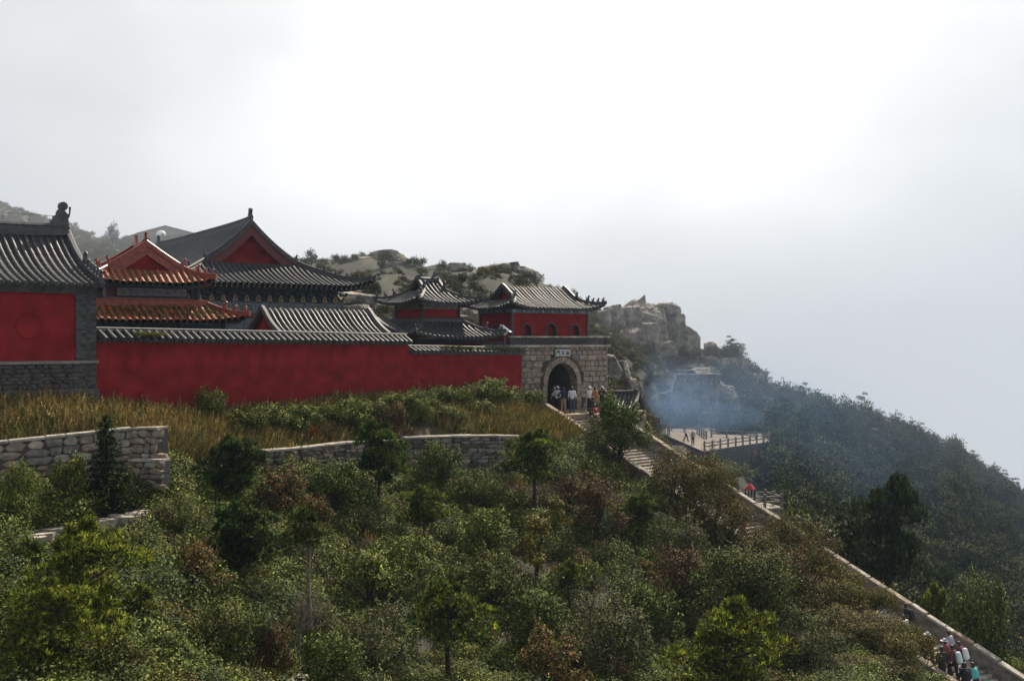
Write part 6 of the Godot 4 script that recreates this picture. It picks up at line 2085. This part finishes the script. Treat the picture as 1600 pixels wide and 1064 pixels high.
# ---------- people ----------
func crowd() -> void:
	var white := [0.62, 0.62, 0.65]
	var black := [0.014, 0.014, 0.018]
	var navy := [0.02, 0.025, 0.05]
	var jeans := [0.05, 0.07, 0.12]
	var khaki := [0.32, 0.22, 0.14]
	var red := [0.35, 0.02, 0.04]
	var at_gate := "visitors at the gate"
	var on_landing := func(px: float, d: float) -> Vector3: return Vector3((px - 800) / F * d, -4.95, -d)
	person("person in grey-white top with white cap standing in the left of the gate arch", on_landing.call(871, 76.0), 2.4, "akimbo", white, black, at_gate, {"hat": white})
	person("person in dark navy top and khaki trousers standing back turned in the arch", on_landing.call(880.5, 75.2), 2.9, "akimbo", navy, khaki, at_gate)
	person("person in white jacket in the right half of the arch", on_landing.call(894, 75.5), 3.0, "stand", white, jeans, at_gate)
	person("person in dark clothes just inside the gate arch, half hidden", on_landing.call(866, 77.0), 0.4, "stand", black, black, at_gate)
	person("person in white shirt and cap taking a picture right of the arch", on_landing.call(921, 76.2), 0.9, "camera", white, black, at_gate, {"hat": white})
	person("person in orange-brown coat at the wall right of the arch", on_landing.call(930, 75.4), 2.2, "stand", [0.36, 0.17, 0.07], [0.30, 0.15, 0.08], at_gate)
	person("person in black jacket with white cap at the right end of the gate wall", on_landing.call(941, 75.8), 2.6, "camera", black, black, at_gate, {"hat": white})
	var on := "walkers on the upper stairs"
	person("person with bright red top climbing to the gate, arms at head", on_stairs(2.2, -0.2), PI + 0.7, "climb", red, jeans, on)
	person("person in pale beige clothes a step below the red top near the gate", on_stairs(3.0, 0.5), PI + 0.7, "climb", [0.45, 0.36, 0.28], khaki, on)
	person("person in black climbing on the near side of the top steps", on_stairs(1.2, -1.0), PI + 0.7, "climb", black, black, on)
	person("person in pale shirt seen between branches on the middle stairs", on_stairs(9.5, 0.8), 0.7, "walk", white, navy, on, {"hat": white})
	person("person in red shirt with white hat on the stairs just below the lookout", on_stairs(15.4, 1.4), 0.7, "walk", [0.5, 0.08, 0.06], khaki, on, {"hat": white})
	person("person with pale blue top at the far parapet, half way down", on_stairs(22.2, 1.5), 0.8, "walk", [0.35, 0.48, 0.7], jeans, on)
	person("person with orange-red hat behind the coping, below the pale blue top", on_stairs(23.6, 1.7), 0.8, "stand", [0.5, 0.1, 0.03], black, on, {"hat": [0.5, 0.08, 0.02]})
	var lo := "group of walkers on the lower stairs"
	var dn := 0.72
	person("person in white shirt beside the far parapet, highest of the lower group", on_stairs(25.0, 0.8), dn + PI, "climb", white, black, lo)
	person("person in dark red and black leaning at the far parapet above the group", on_stairs(25.2, 1.7), dn, "stand", [0.14, 0.01, 0.02], black, lo)
	person("person with dark pack crouching at the near edge of the lower stairs", on_stairs(24.4, -0.4), dn + PI, "climb", black, [0.1, 0.02, 0.03], lo, {"backpack": black})
	person("person in white cap and red top in the middle of the lower group", on_stairs(26.4, 1.0), dn + PI, "climb", red, black, lo, {"hat": white})
	person("person in striped grey shirt, leftmost of the lower group", on_stairs(26.6, -0.6), dn + PI, "climb", [0.35, 0.33, 0.4], black, lo)
	person("person in white cap just below the striped shirt", on_stairs(27.0, 0.5), dn + PI, "climb", [0.2, 0.05, 0.06], black, lo, {"hat": white})
	person("person carrying a white backpack, lower left of the group", on_stairs(27.4, -0.1), dn + PI, "climb", [0.12, 0.03, 0.04], black, lo, {"backpack": white})
	person("person carrying a pale blue-white backpack, next to the white one", on_stairs(27.5, 0.75), dn + PI, "climb", [0.1, 0.03, 0.04], black, lo, {"backpack": [0.5, 0.62, 0.68]})
	person("tall person in black standing against the far parapet", on_stairs(27.4, 1.85), dn + 2.6, "stand", black, black, lo, {}, 1.06)
	person("person in black with dark red collar, lowest at the far parapet", on_stairs(28.5, 1.8), dn + 2.4, "stand", black, black, lo, {"backpack": [0.02, 0.02, 0.025]})
	person("person with teal top at the bottom edge of the stairs", on_stairs(28.6, 0.9), dn + PI, "climb", [0.1, 0.4, 0.4], black, lo)
	var te := "visitors on the terrace"
	var tp := func(px: float, d: float) -> Vector3: return Vector3((px - 800) / F * d, -12.83, -d)
	person("person in white shirt walking on the terrace left of the railing", tp.call(1072, 140), 1.0, "walk", white, black, te)
	person("person in dull red at the left end of the terrace", tp.call(1045, 150), 0.4, "stand", [0.3, 0.08, 0.07], navy, te)
	person("person with white hat low before the terrace front", tp.call(1083, 135), 0.2, "stand", [0.3, 0.25, 0.2], navy, te, {"hat": white})
	var ri := "figures on the right ridge"
	for e in [[1176, 586, 207, "stand", black, "dark figure standing alone on the skyline by the pointed rock", 1.25], [1288, 640, 192, "sit", navy, "seated dark figure at the left of the ridge crest", 1.0], [1297, 641, 192, "stand", black, "dark figure standing up on the ridge crest left of the boulders", 1.1], [1318, 653, 194, "stand", [0.3, 0.12, 0.1], "reddish figure on the ridge beside the boulder pile", 1.1],
		[1324, 656, 193, "stand", [0.4, 0.38, 0.4], "pale clad figure on the ridge beside the reddish one", 1.0], [1330, 654, 193, "walk", black, "black clad figure right before the boulder pile", 1.1], [1361, 640, 197, "sit", black, "figure sitting on top of the summit boulders", 1.1], [1267, 662, 181, "sit", white, "tiny white figure by the flat ledge", 1.0], [1274, 663, 181, "stand", white, "second tiny white figure, right of the one by the flat ledge", 0.9]]:
		person(e[5], P(e[0], e[1], e[2]) - Vector3(0, 0.85, 0), 0.4, e[3], e[4], black, ri, {}, e[6])

func fog_bank(label: String, px: float, py: float, d: float, size: Vector3, density: float, c: Color) -> void:
	var f := FogVolume.new()
	f.name = "smoke"
	f.shape = RenderingServer.FOG_VOLUME_SHAPE_ELLIPSOID
	f.size = size
	var m := FogMaterial.new()
	m.density = density
	m.albedo = c
	f.material = m
	add_child(f, true)
	f.position = P(px, py, d)
	meta(f, label, "", "", "stuff")

func smoke() -> void:
	var c := lin(0.36, 0.59, 0.95)
	for e in [[1065, 612, 146, 9, 6, 0.030, "blue incense smoke drifting before the cliff, densest strand"], [1046, 628, 142, 8, 6, 0.032, "blue smoke low at the left of the cliff"], [1095, 635, 150, 12, 7, 0.018, "blue smoke spread over the inscribed cliff"], [1030, 592, 150, 6, 8, 0.022, "thin smoke rising left of the inscription"],
		[1052, 582, 154, 9, 4, 0.018, "strand of smoke above the left end of the inscription"], [1112, 604, 158, 14, 8, 0.010, "thin blue veil right of the inscription"], [1065, 650, 146, 22, 4.5, 0.022, "smoke lying on the terrace"], [1034, 640, 140, 7, 7, 0.026, "column of smoke that climbs from the terrace's left end"],
		[1150, 640, 160, 26, 16, 0.005, "wide pale veil over the rocks right of the cliff"], [1190, 620, 170, 30, 18, 0.0035, "faint veil farther right along the slope"], [1235, 715, 130, 24, 18, 0.0028, "faint blue haze in the valley below the terrace"], [1250, 735, 132, 34, 26, 0.0018, "wider faint blue haze round that in the valley"], [1420, 760, 150, 70, 50, 0.0006, "faint blue air over the wooded valley"], [1225, 690, 134, 40, 20, 0.0018, "faint blue haze over the upper valley"]]:
		fog_bank(e[6], e[0], e[1], e[2], Vector3(e[3], e[4], e[3]), e[5] * 0.55, c)

func mist() -> void:
	fog_bank("thin mist over the far ridges behind the temple", 520, 420, 300, Vector3(660, 210, 290), 0.0017, Color(0.93, 0.96, 1.0))
	fog_bank("thin mist over the end of the wooded ridge", 1560, 640, 260, Vector3(240, 160, 200), 0.0006, Color(0.80, 0.90, 1.0))

func sky_image() -> ImageTexture:
	var w := 1024
	var h := 512
	var f := FastNoiseLite.new()
	f.seed = 21; f.frequency = 0.9; f.fractal_octaves = 4
	var data := PackedFloat32Array()
	data.resize(w * h * 3)
	var sun := Vector3(sin(deg_to_rad(5.0)) * cos(deg_to_rad(44.0)), sin(deg_to_rad(44.0)), -cos(deg_to_rad(5.0)) * cos(deg_to_rad(44.0)))
	var low := Vector3(sin(deg_to_rad(2.0)) * cos(deg_to_rad(15.0)), sin(deg_to_rad(15.0)), -cos(deg_to_rad(3.0)) * cos(deg_to_rad(15.0)))
	var k := 0
	for y in h:
		var el := (0.5 - (y + 0.5) / h) * PI
		for x in w:
			var az := (x + 0.5) / w * TAU       # the left edge of a panorama is straight ahead
			var dir := Vector3(sin(az) * cos(el), sin(el), -cos(az) * cos(el))
			var n := f.get_noise_3d(dir.x * 2.0, dir.y * 3.4, dir.z * 2.0)
			var near := exp(-pow(dir.angle_to(sun) / 0.7, 2))       # thin cloud bright round the hidden sun
			var gap := exp(-pow(dir.angle_to(low) / 0.3, 2))        # the cloud is thinnest there
			var wide := exp(-pow(dir.angle_to(sun) / 1.2, 2))
			var b := 0.31 + 0.15 * n + 0.22 * wide + 0.10 * near + 0.56 * gap * (1.0 + 0.7 * n) - 0.03 * clampf(-el * 3.0, 0, 1)
			var low_air := smoothstep(-0.005, 0.16, el)
			var cool := clampf(1.0 - (near + gap) * 1.1, 0, 1)
			# towards the horizon and below it the sea of cloud is of one even tone
			data[k] = lerpf(0.46, b * (1.0 - 0.085 * cool), low_air); data[k + 1] = lerpf(0.484, b * (1.0 - 0.035 * cool), low_air); data[k + 2] = lerpf(0.517, b * (1.0 + 0.025 * cool), low_air)
			k += 3
	return ImageTexture.create_from_image(Image.create_from_data(w, h, false, Image.FORMAT_RGBF, data.to_byte_array()))

func _ready() -> void:
	var cam := Camera3D.new()
	cam.name = "camera"
	cam.fov = rad_to_deg(2.0 * atan(532.0 / F))
	cam.far = 2500.0
	add_child(cam)
	var env := Environment.new()
	env.background_mode = Environment.BG_SKY
	var sk := Sky.new()
	var pano := PanoramaSkyMaterial.new()
	pano.panorama = sky_image()
	sk.sky_material = pano
	env.sky = sk
	env.background_energy_multiplier = 1.0
	env.tonemap_mode = Environment.TONE_MAPPER_LINEAR
	env.tonemap_exposure = 1.5
	env.fog_enabled = true
	env.fog_density = 0.00018
	env.fog_light_color = Color(0.82, 0.91, 1.0)
	env.volumetric_fog_enabled = true
	env.volumetric_fog_density = 0.0
	env.sdfgi_enabled = true
	env.ssao_enabled = true
	env.ssil_enabled = true
	var we := WorldEnvironment.new()
	we.name = "environment"
	we.environment = env
	add_child(we)
	var sun := DirectionalLight3D.new()
	sun.name = "sun"
	sun.light_energy = 1.6
	sun.light_color = Color(1.0, 0.95, 0.87)
	sun.light_angular_distance = 1.5
	sun.shadow_enabled = true
	add_child(sun)
	sun.rotation = Vector3(deg_to_rad(-43.0), deg_to_rad(180.0 - 24.0), 0)    # high, behind the temple and to the right
	fbm.seed = 8; fbm.frequency = 0.02; fbm.fractal_octaves = 5
	make_materials()
	make_heights()
	make_ground()
	left_hall_and_walls()
	make_rocks()
	rocks()
	make_kinds()
	vegetation()
	crowd()
	smoke()
	mist()

func left_hall_and_walls() -> void:
	walls_and_paths()
	left_hall()
	courtyard_wall("long taller stretch of dark red courtyard wall with tiled cap", P(150, 533, 48.0), P(638, 537.5, 65.3), -4.4, -4.6, 0.52, "red")
	courtyard_wall("lower right stretch of red courtyard wall that meets the stone gate", P(638, 552, 65.3), P(815, 553.5, 75.0), -4.6, -5.2, 0.40, "red")
	main_hall()
	orange_pavilion()
	low_hall()
	square_pavilion()
	gate()
	surveillance_camera()
	stairway()
	terrace()
	lower_house()
	far_station()
